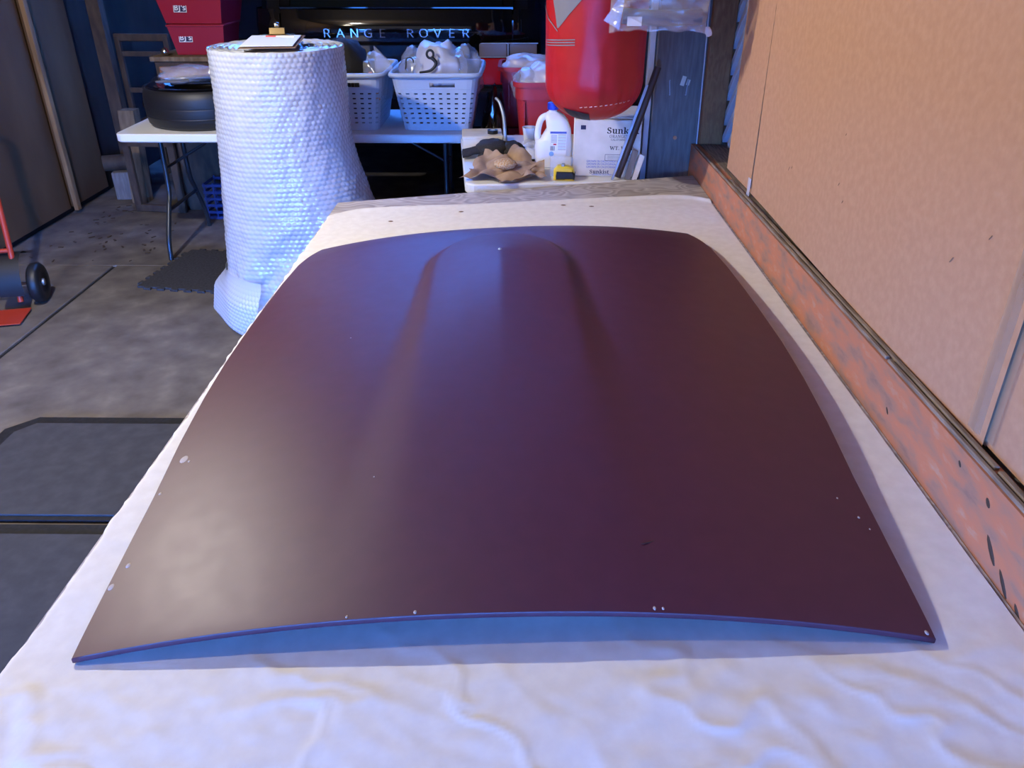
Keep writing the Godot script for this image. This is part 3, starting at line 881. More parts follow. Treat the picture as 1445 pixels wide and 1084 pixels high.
func hanging() -> void:
	# punching bag
	var t := thing("punching_bag", "red vinyl punching bag hanging over the small white table", "punching bag", Vector3(0.283, 0, -3.3))
	var R := 0.193
	var n := noise(61, 3.0, FastNoiseLite.TYPE_SIMPLEX_SMOOTH, 2)
	var prof := func(y: float) -> float:
		var d := clampf((y - 1.035) / 0.16, 0.0, 1.0)
		return (R - 0.006) * sqrt(1.0 - pow(1.0 - d, 2.3)) + 0.006 * sin((y - 1.0) * 2.2)
	obj("body", grid(96, 110, func(u: float, v: float):
		var a: float = u * TAU
		var y: float = 1.035 + (v * v * 0.25 + v * 0.75) * 1.05
		var r: float = prof.call(y)
		var pleat: float = exp(-pow((y - 1.13) / 0.05, 2.0)) * 0.004 * sin(a * 22.0 + n.get_noise_1d(a * 3.0) * 5.0)
		r += pleat + 0.003 * n.get_noise_3d(cos(a), y * 1.5, sin(a))
		return Vector3(cos(a) * r, y, sin(a) * r), true), M.red_vinyl, t)
	obj("top_cap", lathe([Vector2(0, 2.1), Vector2(0.19, 2.09), Vector2(0.2, 2.07), Vector2(0.2, 2.05)], 40), M.navy_vinyl, t)
	for k in 4:
		var a := k * PI / 2 + 0.4
		obj("strap", tube([Vector3(cos(a) * 0.18, 2.08, sin(a) * 0.18), Vector3(0, 2.42, 0)], 0.008, 6), M.navy_vinyl, t)
	obj("chain", tube([Vector3(0, 2.42, 0), Vector3(0, 2.7, 0)], 0.007, 6), M.steel, t)
	# grey chevron, wrapped on the bag
	var patch := func(a0: float, a1: float, lo: Callable, hi: Callable, lift: float) -> ArrayMesh:
		return grid(24, 14, func(u: float, v: float):
			var a: float = lerpf(a0, a1, u)
			var y: float = lerpf(lo.call(u), hi.call(u), v)
			var r: float = prof.call(y) + lift + 0.003 * n.get_noise_3d(cos(a), y * 1.5, sin(a))
			return Vector3(cos(a) * r, y, sin(a) * r))
	obj("emblem", patch.call(deg_to_rad(160), deg_to_rad(92), func(u: float): return 1.372 + 0.17 * clampf((u - 0.27) / 0.73, 0.0, 1.0) + 0.10 * clampf((0.27 - u) / 0.27, 0.0, 1.0) * 2.0, func(u: float): return 1.60, 0.002), M.grey_vinyl, t)
	obj("emblem_edge", patch.call(deg_to_rad(185), deg_to_rad(141), func(u: float): return 1.366 + 0.09 * (1.0 - u), func(u: float): return 1.371 + 0.09 * (1.0 - u), 0.003), M.grey_vinyl, t)
	for k in 3:
		obj("printed_line", patch.call(deg_to_rad(168), deg_to_rad(118), func(u: float): return 1.312 + k * 0.009 + 0.012 * u, func(u: float): return 1.316 + k * 0.009 + 0.012 * u, 0.0016), M.grey_vinyl, t)
	obj("base_patch", patch.call(deg_to_rad(140), deg_to_rad(100), func(u: float): return 1.037 + 0.004 * u, func(u: float): return 1.098 - 0.02 * u, 0.003), M.navy_vinyl, t)
	for k in 11:
		var a := deg_to_rad(112 - k * 6.5)
		var y := 1.105 + 0.002 * k
		var r: float = prof.call(y) + 0.0035
		var a2 := a - 0.06
		obj("stitch", tube([Vector3(cos(a) * r, y, sin(a) * r), Vector3(cos(a2) * r, y + 0.002, sin(a2) * r)], 0.0016, 5), M.thread, t)
	# clear bag of parts on a hook
	var b := thing("hanging_plastic_bag", "clear plastic bag holding grey parts hanging before the red punching bag", "plastic bag", Vector3(0.49, 1.385, -3.03), deg_to_rad(-4))
	var w := noise(62, 6.0, FastNoiseLite.TYPE_SIMPLEX, 3)
	obj("film", grid(70, 60, func(u: float, v: float):
		var a: float = u * TAU
		var half: float = 0.165 + 0.015 * v
		var thick: float = 0.048 * (0.35 + 0.65 * sin(PI * clampf(v * 1.1 + 0.12, 0.0, 1.0)))
		var x: float = signf(cos(a)) * pow(absf(cos(a)), 0.6) * half
		var z: float = signf(sin(a)) * pow(absf(sin(a)), 0.8) * thick
		z += 0.014 * w.get_noise_2d(x * 1.5, v * 2.0) + 0.008 * absf(w.get_noise_2d(x * 3.0 + 5.0, v * 3.0))
		var y: float = v * 0.5 + 0.008 * w.get_noise_1d(x * 2.0) - 0.012 * pow(absf(x) / 0.17, 6.0)
		return Vector3(x - 0.02 * (1.0 - v), y, z), true), M.clear_plastic, b)
	obj("corner_tail", hexa([Vector3(-0.205, 0.03, -0.004), Vector3(-0.15, 0.0, -0.004), Vector3(-0.15, 0.0, 0.004), Vector3(-0.205, 0.03, 0.004), Vector3(-0.20, 0.036, -0.004), Vector3(-0.13, 0.14, -0.004), Vector3(-0.13, 0.14, 0.004), Vector3(-0.20, 0.036, 0.004)]), M.clear_plastic, b)
	obj("corner_tail", lump(0.012, 0.035, 0.008, 71, 0.1), M.milky_plastic, b, T(Vector3(0.165, -0.018, 0), Vector3(0, 0, 25)))
	obj("grey_roll", tube([Vector3(-0.14, 0.045, 0), Vector3(-0.02, 0.038, 0), Vector3(0.13, 0.042, 0)], 0.026, 12), M.grey_part, b)
	obj("paper_slip", box(Vector3(0.05, 0.03, 0.002), 0.0005), M.white_plastic, b, T(Vector3(-0.10, 0.03, 0.032)))
	obj("grey_block", box(Vector3(0.2, 0.22, 0.03), 0.008), M.grey_part, b, T(Vector3(0.03, 0.23, 0), Vector3(0, 0, 6)))
	obj("hanger", tube(curve([Vector3(0, 0.48, 0), Vector3(0.01, 0.8, 0), Vector3(0, 1.31, 0)]), 0.003, 6), M.steel, b)

func basket(label: String, at: Vector3, turn: float, wf: float, df: float) -> Node3D:
	var t := thing("laundry_basket", label, "basket", at, turn, "slotted laundry baskets on the long table")
	var hgt := 0.285
	var cols := 44
	var rows := 7
	var at_wall := func(k: float, v: float, inset: float) -> Vector3:
		var grow := lerpf(0.80, 1.0, v)
		var w := wf * grow / 2 - inset
		var d := df * grow / 2 - inset
		var r := 0.05
		# perimeter of a rounded rectangle, k in 0..1
		var per := 4 * (w + d) - 8 * r + TAU * r
		var s := fposmod(k, 1.0) * per
		var segs := [[2 * (w - r), 0], [PI / 2 * r, 1], [2 * (d - r), 2], [PI / 2 * r, 3], [2 * (w - r), 4], [PI / 2 * r, 5], [2 * (d - r), 6], [PI / 2 * r, 7]]
		for g in segs:
			if s <= g[0] + 1e-6 or g[1] == 7:
				var p := Vector2.ZERO
				match g[1]:
					0: p = Vector2(-w + r + s, d)
					1: p = Vector2(w - r + sin(s / r) * r, d - r + cos(s / r) * r)
					2: p = Vector2(w, d - r - s)
					3: p = Vector2(w - r + cos(s / r) * r, -d + r - sin(s / r) * r)
					4: p = Vector2(w - r - s, -d)
					5: p = Vector2(-w + r - sin(s / r) * r, -d + r - cos(s / r) * r)
					6: p = Vector2(-w, -d + r + s)
					7: p = Vector2(-w + r - cos(s / r) * r, d - r + sin(s / r) * r)
				return Vector3(p.x, v * hgt, p.y)
			s -= g[0]
		return Vector3.ZERO
	var st := SurfaceTool.new()
	st.begin(Mesh.PRIMITIVE_TRIANGLES)
	# vertical bands: solid foot, then slot rows, then solid collar with a hand hole
	var vs := [0.0, 0.10]
	for k in rows:
		vs.append(0.10 + (k + 0.36) * 0.092)
		vs.append(0.10 + (k + 0.64) * 0.092)
	vs.append(0.78)
	vs.append(0.82)
	vs.append(0.90)
	vs.append(1.0)
	var us := []
	for k in cols:
		us.append((k + 0.29) / cols)
		us.append((k + 0.71) / cols)
	us.append(1.0 + 0.29 / cols)
	var quad := func(a: Vector3, b: Vector3, c: Vector3, d: Vector3, n: Vector3) -> void:
		for p in [a, c, b, a, d, c]:
			st.set_normal(n)
			st.add_vertex(p)
	for j in vs.size() - 1:
		for i in us.size() - 1:
			var hole := false
			if j >= 2 and j < 2 + rows * 2 and j % 2 == 0 and i % 2 == 0:
				hole = true
			var um: float = (us[i] + us[i + 1]) / 2
			var front := wf / (2 * (wf + df))
			if vs[j] > 0.81 and vs[j] < 0.89 and absf(um - front * 0.47) < 0.035:
				hole = true
			var o := [at_wall.call(us[i], vs[j], 0.0), at_wall.call(us[i + 1], vs[j], 0.0), at_wall.call(us[i + 1], vs[j + 1], 0.0), at_wall.call(us[i], vs[j + 1], 0.0)]
			var q := [at_wall.call(us[i], vs[j], 0.004), at_wall.call(us[i + 1], vs[j], 0.004), at_wall.call(us[i + 1], vs[j + 1], 0.004), at_wall.call(us[i], vs[j + 1], 0.004)]
			var nrm: Vector3 = (o[1] - o[0]).cross(o[3] - o[0]).normalized()
			if nrm.dot(Vector3(o[0].x, 0, o[0].z)) < 0:
				nrm = -nrm
			if hole:
				for e in 4:
					var f := (e + 1) % 4
					quad.call(o[e], o[f], q[f], q[e], ((o[e] - o[f]).cross(q[e] - o[e])).normalized())
			else:
				quad.call(o[0], o[1], o[2], o[3], nrm)
				quad.call(q[3], q[2], q[1], q[0], -nrm)
	obj("slotted_wall", st.commit(), M.basket_plastic, t)
	obj("base", extrude(round_rect(wf * 0.80, df * 0.80, 0.05), 0.008), M.basket_plastic, t, T(Vector3(0, 0.004, 0), Vector3(90, 0, 0)))
	obj("rim", grid(72, 9, func(u: float, v: float):
		var a: float = v * TAU
		var c: Vector3 = at_wall.call(u, 1.0, 0.0)
		var dir := Vector3(c.x, 0, c.z * wf / df).normalized()
		return c + dir * (0.008 + cos(a) * 0.014) + Vector3(0, 0.008 + sin(a) * 0.013, 0), true), M.basket_plastic, t)
	obj("collar_line", grid(72, 3, func(u: float, v: float):
		var c: Vector3 = at_wall.call(u, 0.775 + 0.01 * v, -0.002 * sin(PI * v))
		return c, true), M.basket_plastic, t)
	return t

func table_one_load() -> void:
	# tyre lying flat, with a glossy black cover
	var t := thing("tyre", "black tyre lying flat on the long white table", "tyre", Vector3(-1.82, 0.742, -4.80))
	obj("tread", lathe([Vector2(0.24, 0.0), Vector2(0.30, 0.0), Vector2(0.325, 0.02), Vector2(0.333, 0.06), Vector2(0.333, 0.06), Vector2(0.330, 0.062), Vector2(0.330, 0.068), Vector2(0.333, 0.07), Vector2(0.334, 0.11), Vector2(0.331, 0.112), Vector2(0.331, 0.118), Vector2(0.334, 0.12), Vector2(0.333, 0.16), Vector2(0.325, 0.19), Vector2(0.31, 0.205)], 64), M.tyre_rubber, t)
	obj("sidewall", lathe([Vector2(0.31, 0.205), Vector2(0.29, 0.215), Vector2(0.26, 0.212), Vector2(0.23, 0.195), Vector2(0.21, 0.17), Vector2(0.205, 0.10)], 64), M.gloss_black, t)
	obj("wheel_disc", lathe([Vector2(0, 0.13), Vector2(0.09, 0.135), Vector2(0.16, 0.12), Vector2(0.205, 0.15), Vector2(0.212, 0.18)], 48), M.gloss_black, t)
	var b := thing("bagged_trim", "black trim parts in a clear plastic bag on top of the tyre", "bagged parts", Vector3(-1.86, 0.958, -4.76), deg_to_rad(8))
	obj("trim_strip", box(Vector3(0.36, 0.02, 0.1), 0.006), M.gloss_black, b, T(Vector3(0.08, 0.012, 0.06)))
	obj("trim_strip", box(Vector3(0.3, 0.018, 0.08), 0.006), M.gloss_black, b, T(Vector3(0.12, 0.034, 0.0), Vector3(0, 8, 3)))
	obj("grey_blade", extrude(PackedVector2Array([Vector2(-0.2, 0.0), Vector2(-0.05, -0.02), Vector2(-0.02, 0.0), Vector2(-0.04, 0.025)]), 0.012, 0.003), M.grey_part, b, T(Vector3(0.03, 0.026, 0.13), Vector3(-80, 0, 0)))
	obj("film", lump(0.2, 0.10, 0.13, 81, 0.22, 1.2), M.clear_plastic, b)
	obj("film_corner", hexa([Vector3(0.08, 0.04, -0.05), Vector3(0.2, 0.04, -0.05), Vector3(0.2, 0.042, -0.046), Vector3(0.08, 0.042, -0.046), Vector3(0.11, 0.13, -0.08), Vector3(0.12, 0.125, -0.08), Vector3(0.12, 0.127, -0.076), Vector3(0.11, 0.13, -0.076)]), M.clear_plastic, b)
	# two baskets with bagged parts
	basket("pale grey slotted laundry basket holding a black cloth, partly behind the bubble wrap", Vector3(-0.975, 0.742, -4.78), 0.0, 0.46, 0.60)
	basket("pale grey slotted laundry basket heaped with clear bags and black hooks", Vector3(-0.462, 0.742, -4.78), 0.0, 0.47, 0.60)
	tag(obj("dark_parts", lump(0.17, 0.25, 0.23, 96, 0.1, 1.2), M.black_cloth, null, T(Vector3(-0.462, 0.756, -4.78))), "dark heap of parts filling the heaped laundry basket", "parts")
	var bc := obj("black_garment", lump(0.17, 0.45, 0.22, 91, 0.12, 1.3), M.black_cloth, null, T(Vector3(-1.0, 0.756, -4.78), Vector3(0, 0, 0)))
	tag(bc, "black cloth bundle stuffed in the laundry basket beside the bubble wrap", "cloth bundle")
	var pb := obj("clear_bag", lump(0.09, 0.26, 0.12, 92, 0.22, 1.2), M.clear_plastic, null, T(Vector3(-0.79, 0.88, -4.70), Vector3(0, 0, 6)))
	tag(pb, "clear plastic bag standing beside the black cloth in the basket", "plastic bag")
	var oc := obj("orange_card", box(Vector3(0.022, 0.14, 0.09), 0.002), M.orange_card, null, T(Vector3(-0.80, 0.97, -4.57), Vector3(0, 10, 14)))
	tag(oc, "salmon orange card tucked at the rim of the laundry basket", "card")
	var cone := obj("clear_bag", extrude(PackedVector2Array([Vector2(-0.05, 0), Vector2(0.05, 0.02), Vector2(0.03, 0.06), Vector2(-0.05, 0.14)]), 0.03, 0.008), M.clear_plastic, null, T(Vector3(-0.745, 1.03, -4.62)))
	tag(cone, "pointed clear plastic bag sticking up between the two laundry baskets", "plastic bag")
	var l2 := [[-0.60, 0.30, 0.10, 0.16, 93, "clear plastic bag at the end of the heaped basket beside the pointed bag"], [-0.45, 0.34, 0.17, 0.20, 94, "large milky plastic bag draped over the heaped laundry basket"], [-0.32, 0.32, 0.11, 0.17, 95, "crinkled clear plastic bag at the right end of the heaped basket"]]
	for k in l2.size():
		var q = l2[k]
		var o := obj("clear_bag", lump(q[2], q[1], q[3], q[4], 0.22, 1.1), M.milky_plastic if k == 1 else M.clear_plastic, null, T(Vector3(q[0], 0.855, -4.77)))
		tag(o, q[5], "plastic bag")
	var hk := thing("black_hook", "black metal hook ring lying on the bags in the heaped basket", "hook", Vector3(-0.49, 1.085, -4.585))
	var ring := []
	for k in 17:
		var a := k * TAU / 16
		ring.append(Vector3(cos(a) * 0.018, 0.045 + sin(a) * 0.02, 0))
	obj("ring", tube(ring, 0.0065, 8), M.tyre_rubber, hk)
	obj("arm", tube(curve([Vector3(0.005, 0.03, 0), Vector3(0.03, 0.0, 0.005), Vector3(0.0, -0.035, 0.01), Vector3(-0.06, -0.045, 0.015)]), 0.011, 8, 0.006), M.tyre_rubber, hk)
	var hk2 := []
	for k in 9:
		var a := PI - k * PI / 8 * 1.2 + 0.3
		hk2.append(Vector3(cos(a) * 0.02, 0.02 + sin(a) * 0.02, 0))
	tag(obj("black_hook", tube([Vector3(-0.024, -0.02, 0)] + hk2, 0.004, 6), M.tyre_rubber, null, T(Vector3(-0.60, 1.075, -4.57))), "small curled black wire hook at the rim of the heaped basket", "hook")

func tote(label: String, at: Vector3, turn: float, w: float, d: float, h: float) -> Node3D:
	var t := thing("storage_tote", label, "tote", at, turn, "red storage totes by the parked car")
	var sec := func(u: float, grow: float, inset: float) -> Vector2:
		var a := u * TAU
		var c := cos(a)
		var s := sin(a)
		var e := 0.28
		return Vector2(signf(c) * pow(absf(c), e) * (w / 2 * grow - inset), signf(s) * pow(absf(s), e) * (d / 2 * grow - inset))
	var rows := [[0.0, 0.84, 0.0], [0.0, 0.84, 0.0], [0.74, 0.95, 0.0], [0.74, 0.95, 0.0], [0.74, 0.985, 0.0], [0.74, 0.985, 0.0], [0.93, 0.985, 0.0], [0.93, 0.985, 0.0], [0.93, 1.05, 0.0], [0.93, 1.05, 0.0], [1.0, 1.05, 0.0], [1.0, 1.05, 0.0], [1.0, 0.96, 0.0], [1.0, 0.96, 0.0], [0.04, 0.82, 0.0], [0.04, 0.82, 0.0], [0.04, 0.0, 0.0]]
	obj("body", grid(64, rows.size(), func(u: float, v: float):
		var r = rows[int(round(v * (rows.size() - 1)))]
		var p: Vector2 = sec.call(u, r[1], r[2])
		return Vector3(p.x, r[0] * h, p.y), true), M.red_plastic, t)
	for s in [-1.0, 1.0]:
		obj("handle_rib", box(Vector3(0.012, h * 0.5, 0.03), 0.003), M.red_plastic, t, T(Vector3(s * w * 0.38, h * 0.48, d * 0.455)))
	return t

func table_two_load() -> void:
	var Y := 0.741
	# white carton of oranges
	var b := thing("orange_carton", "white printed fruit carton standing behind the tape measure", "carton", Vector3(0.385, Y, -3.70), deg_to_rad(-4))
	var bw := 0.292
	var bh := 0.245
	obj("body", box(Vector3(bw, bh, 0.30), 0.004), M.white_carton, b, T(Vector3(0, bh / 2, 0)))
	obj("flap", box(Vector3(bw - 0.01, 0.004, 0.145), 0.001), M.white_carton, b, T(Vector3(0, bh + 0.004, 0.072), Vector3(-2, 0, 0)))
	obj("flap", box(Vector3(bw - 0.01, 0.004, 0.145), 0.001), M.white_carton, b, T(Vector3(0, bh + 0.004, -0.075), Vector3(2, 0, 0)))
	var fz := 0.1505
	var print_on := func(s: String, x: float, y: float, h: float, m: Material, serif: bool, bold := false) -> void:
		var me := text(s, h, 0.0006, serif, bold)
		var bb := me.get_aabb()
		obj("lettering", me, m, b, T(Vector3(x + bb.size.x / 2, y, fz)))
	print_on.call("Sunkist", -0.002, 0.200, 0.026, M.ink_black, true, true)
	print_on.call("ORANGES", 0.010, 0.176, 0.012, M.ink_black, true)
	print_on.call("CALIFORNIA", 0.016, 0.162, 0.008, M.ink_black, true)
	print_on.call("WT. WHT.", 0.014, 0.126, 0.015, M.ink_black, true, true)
	print_on.call("Sunkist", -0.07, 0.022, 0.016, M.ink_navy, true, true)
	for q in [[-0.085, 0.068, 0.0085], [-0.085, 0.056, 0.0085], [-0.085, 0.043, 0.0085], [-0.06, 0.010, 0.006]]:
		print_on.call("GROWN IN CALIFORNIA U.S.A.", q[0], q[1], q[2], M.ink_blue, false)
	obj("printed_mark", box(Vector3(0.022, 0.018, 0.001), 0.0003), M.ink_navy, b, T(Vector3(-0.105, 0.212, fz)))
	for q in [[0.055, 0.098, 0.12, 0.0016], [0.055, 0.072, 0.12, 0.0016], [-0.005, 0.085, 0.0016, 0.027], [0.115, 0.085, 0.0016, 0.027], [0.03, 0.091, 0.05, 0.001], [0.03, 0.085, 0.05, 0.001], [0.03, 0.079, 0.05, 0.001]]:
		obj("printed_line", box(Vector3(q[2], q[3], 0.0008), 0.0002), M.ink_navy, b, T(Vector3(q[0], q[1], fz)))
	for q in [[0.15, 0.02, M.ink_red], [0.11, 0.03, M.ink_black], [0.05, 0.05, M.ink_navy]]:
		obj("printed_mark", box(Vector3(0.001, q[1], 0.06), 0.0003), q[2], b, T(Vector3(-bw / 2 - 0.0003, q[0], 0.08)))
	# detergent bottle
	var d := thing("detergent_bottle", "white plastic detergent jug with a blue cap beside the carton", "bottle", Vector3(0.15, Y, -3.76), deg_to_rad(-3))
	var rows := []
	for q in [[0.0, 0.0, 0.0, 0.0], [0.0, 0.078, 0.05, 0.0], [0.006, 0.085, 0.056, 0.0], [0.09, 0.086, 0.057, 0.0], [0.12, 0.082, 0.056, 0.002], [0.125, 0.072, 0.054, 0.011], [0.17, 0.055, 0.052, 0.022], [0.205, 0.050, 0.05, 0.012], [0.225, 0.045, 0.044, 0.002], [0.238, 0.030, 0.03, -0.004], [0.243, 0.019, 0.019, -0.006], [0.262, 0.018, 0.018, -0.006], [0.262, 0.0, 0.0, -0.006]]:
		rows.append(q)
	obj("body", grid(48, rows.size(), func(u: float, v: float):
		var r = rows[int(round(v * (rows.size() - 1)))]
		var a: float = u * TAU
		return Vector3(signf(cos(a)) * pow(absf(cos(a)), 0.6) * r[1] + r[3], r[0], signf(sin(a)) * pow(absf(sin(a)), 0.6) * r[2]), true), M.bottle_plastic, d)
	obj("handle", tube(curve([Vector3(-0.022, 0.226, 0), Vector3(-0.055, 0.212, 0), Vector3(-0.070, 0.175, 0), Vector3(-0.074, 0.13, 0), Vector3(-0.066, 0.095, 0)]), 0.015, 10), M.bottle_plastic, d)
	obj("cap", lathe([Vector2(0, 0.252), Vector2(0.025, 0.252), Vector2(0.025, 0.252), Vector2(0.025, 0.278), Vector2(0.022, 0.282), Vector2(0, 0.282)], 24), M.blue_cap, d, T(Vector3(-0.006, 0, 0)))
	var lb := obj("back_label", box(Vector3(0.075, 0.105, 0.002), 0.0005), M.bottle_plastic, d, T(Vector3(0.022, 0.112, 0.056)))
	obj("print", box(Vector3(0.074, 0.009, 0.0012), 0.0002), M.ink_blue, lb, T(Vector3(0, 0.048, 0.001)))
	for k in 11:
		obj("print", box(Vector3(0.036, 0.0022, 0.001), 0.0002), M.ink_pale_blue if k % 2 else M.pale_lens, lb, T(Vector3(0.017, 0.038 - k * 0.0065, 0.001)))
	for k in 6:
		obj("print", box(Vector3(0.026, 0.002, 0.001), 0.0002), M.pale_lens, lb, T(Vector3(-0.019, 0.036 - k * 0.006, 0.001)))
	for k in 5:
		obj("print", box(Vector3(0.0022, 0.02, 0.001), 0.0002), M.ink_black, lb, T(Vector3(-0.034 + k * 0.0042, -0.022, 0.001)))
	obj("print", box(Vector3(0.014, 0.007, 0.001), 0.0002), M.ink_red, lb, T(Vector3(-0.015, -0.004, 0.001)))
	obj("print", lathe([Vector2(0, 0.001), Vector2(0.011, 0.001), Vector2(0.011, 0)], 18), M.ink_pale_blue, lb, T(Vector3(-0.03, -0.047, 0.0005), Vector3(90, 0, 0)))
	# tape measure in its blister
	var tm := thing("tape_measure", "yellow and black tape measure on the small white table", "tape measure", Vector3(0.19, Y, -3.50), deg_to_rad(-6))
	obj("case", extrude(PackedVector2Array([Vector2(-0.046, 0.0), Vector2(0.044, 0.0), Vector2(0.046, 0.03), Vector2(0.038, 0.052), Vector2(0.015, 0.062), Vector2(-0.03, 0.062), Vector2(-0.046, 0.045)]), 0.045, 0.007), M.tape_yellow, tm)
	obj("grip", extrude(PackedVector2Array([Vector2(-0.036, 0.004), Vector2(0.046, 0.006), Vector2(0.048, 0.03), Vector2(0.036, 0.042), Vector2(-0.034, 0.042), Vector2(-0.038, 0.02)]), 0.053, 0.006), M.tyre_rubber, tm)
	obj("lock_button", box(Vector3(0.016, 0.014, 0.02), 0.003), M.steel, tm, T(Vector3(-0.006, 0.066, 0.008)))
	var bl := obj("clear_packaging", box(Vector3(0.10, 0.088, 0.012), 0.004), M.clear_plastic, null, T(Vector3(0.178, Y + 0.045, -3.555), Vector3(0, -6, 0)))
	tag(bl, "clear plastic package standing behind the yellow tape measure", "package")
	# paper bag, torn open, with a pastry on it
	var n := noise(101, 7.0, FastNoiseLite.TYPE_SIMPLEX_SMOOTH, 1)
	var c := noise(102, 9.0, FastNoiseLite.TYPE_CELLULAR, 1)
	c.cellular_return_type = FastNoiseLite.RETURN_DISTANCE2_SUB
	var pg := thing("paper_bag", "crumpled brown paper bag torn open on the small white table", "paper bag", Vector3(-0.075, Y, -3.585))
	obj("sheet", grid(60, 50, func(u: float, v: float):
		var a := (u - 0.5) * 2.0
		var b2 := (v - 0.5) * 2.0
		var x: float = a * 0.145 * (1.0 - 0.35 * absf(b2) * b2) + 0.02 * n.get_noise_1d(v * 0.4)
		var z: float = -b2 * 0.155 + 0.03 * n.get_noise_1d(u * 0.5 + 7.0) - 0.05 * a * a
		var h: float = 0.012 + 0.045 * pow(clampf(b2, 0.0, 1.0), 2.0) + 0.03 * absf(n.get_noise_2d(x, z)) + 0.006 * (c.get_noise_2d(x * 0.8, z * 0.8) + 0.6) * (0.4 + absf(a))
		h += 0.035 * exp(-pow((a - 0.55) / 0.3, 2.0)) * (0.6 + 0.4 * b2)
		return Vector3(x, maxf(0.003, h), z)), M.kraft_paper, pg)
	obj("mouth", grid(40, 30, func(u: float, v: float):
		var a: float = u * PI * 1.25 - 0.35
		var r: float = 0.062 + 0.022 * n.get_noise_2d(u * 0.5, v * 0.3) + 0.015 * v
		return Vector3(0.055 + v * 0.125, 0.006 + maxf(0.0, sin(a) * r * 0.62), cos(a) * r * (1.0 - 0.15 * v) - 0.03 * v)), M.kraft_paper, pg)
	obj("fold", hexa([Vector3(-0.02, 0.002, 0.15), Vector3(0.06, 0.002, 0.13), Vector3(0.14, 0.004, 0.03), Vector3(0.03, 0.004, 0.05), Vector3(-0.02, 0.012, 0.145), Vector3(0.06, 0.016, 0.125), Vector3(0.145, 0.05, 0.02), Vector3(0.03, 0.04, 0.05)]), M.kraft_paper, pg)
	var pa := obj("pastry", lump(0.052, 0.045, 0.046, 103, 0.12, 3.0, 36), M.pastry, null, T(Vector3(-0.068, Y + 0.038, -3.54)))
	tag(pa, "half-eaten golden pastry lying on the torn paper bag", "pastry")
	# glove
	var g := thing("work_glove", "black work glove lying palm down at the edge of the small table", "glove", Vector3(-0.135, Y + 0.002, -3.93), deg_to_rad(-4))
	var parts := [[lump(0.09, 0.085, 0.08, 104, 0.08, 1.5, 36), T(Vector3(0.0, 0, 0))], [lump(0.07, 0.075, 0.07, 105, 0.1, 1.5, 30), T(Vector3(0.085, 0, -0.005))]]
	for k in 4:
		var z := 0.045 - k * 0.03
		parts.append([tube(curve([Vector3(-0.03, 0.028, z * 0.8), Vector3(-0.085, 0.03 - 0.002 * k, z), Vector3(-0.115 - 0.006 * (k % 3), 0.020, z + 0.012), Vector3(-0.142 - 0.004 * k, 0.014, z + 0.02)]), 0.0155, 8, 0.011), Transform3D()])
	parts.append([tube(curve([Vector3(0.0, 0.03, 0.04), Vector3(-0.03, 0.026, 0.075), Vector3(-0.06, 0.015, 0.095)]), 0.016, 8, 0.011), Transform3D()])
	obj("glove_body", join(parts), M.glove_cloth, g)
	# rag, box, tape roll, curved bar, cup
	var rg := obj("rag", grid(40, 40, func(u: float, v: float):
		var x: float = (u - 0.5) * 0.2
		var z: float = (v - 0.5) * 0.3
		var m := (1.0 - pow(absf(u * 2 - 1), 3.0)) * (1.0 - pow(absf(v * 2 - 1), 3.0))
		return Vector3(x + 0.02 * n.get_noise_1d(v * 0.4), 0.003 + m * (0.03 + 0.035 * absf(n.get_noise_2d(x * 1.2, z * 1.2)) + 0.018 * (c.get_noise_2d(x, z) + 0.7)), z)), M.towel, null, T(Vector3(0.07, Y, -4.02), Vector3(0, 20, 0)))
	tag(rg, "crumpled white rag heaped beside the black glove", "rag")
	var wb := thing("white_box", "flat white carton under the small tape roll", "box", Vector3(-0.20, Y, -4.20), deg_to_rad(4))
	obj("body", box(Vector3(0.2, 0.052, 0.19), 0.003), M.white_carton, wb, T(Vector3(0, 0.026, 0)))
	obj("lid", box(Vector3(0.206, 0.014, 0.196), 0.003), M.white_carton, wb, T(Vector3(0, 0.053, 0)))
	var tr := thing("tape_roll", "small black tape roll on the flat white carton", "tape roll", Vector3(-0.145, Y + 0.0605, -4.17))
	obj("tape", lathe([Vector2(0.014, 0.0), Vector2(0.026, 0.0), Vector2(0.026, 0.0), Vector2(0.026, 0.019), Vector2(0.026, 0.019), Vector2(0.014, 0.019)], 28), M.tyre_rubber, tr)
	obj("core", lathe([Vector2(0.014, 0.0), Vector2(0.014, 0.018), Vector2(0.012, 0.018), Vector2(0.012, 0.0)], 24), M.white_plastic, tr)
	tag(obj("curved_bar", tube(curve([Vector3(-0.075, Y + 0.004, -4.03), Vector3(-0.078, 0.80, -4.03), Vector3(-0.085, 0.90, -4.05), Vector3(-0.105, 0.965, -4.08), Vector3(-0.125, 0.985, -4.10)]), 0.011, 10, 0.007), M.steel), "curved blue-grey metal bar standing up behind the glove", "bar")
	tag(obj("foam_cup", lathe([Vector2(0.0, 0.0), Vector2(0.028, 0.0), Vector2(0.028, 0.0), Vector2(0.038, 0.085), Vector2(0.040, 0.087), Vector2(0.036, 0.086), Vector2(0.026, 0.006), Vector2(0, 0.006)], 28), M.white_plastic, null, T(Vector3(0.045, Y, -4.20))), "small white cup standing behind the white rag", "cup")
	tag(obj("spoon", lathe([Vector2(0.0, 0.002), Vector2(0.02, 0.008), Vector2(0.026, 0.016), Vector2(0.024, 0.016), Vector2(0.018, 0.01), Vector2(0, 0.005)], 20), M.chrome, null, T(Vector3(0.055, Y + 0.002, -3.78), Vector3(0, 0, 0), Vector3(1.5, 1, 1))), "small shiny metal dish between the paper bag and the jug", "dish")
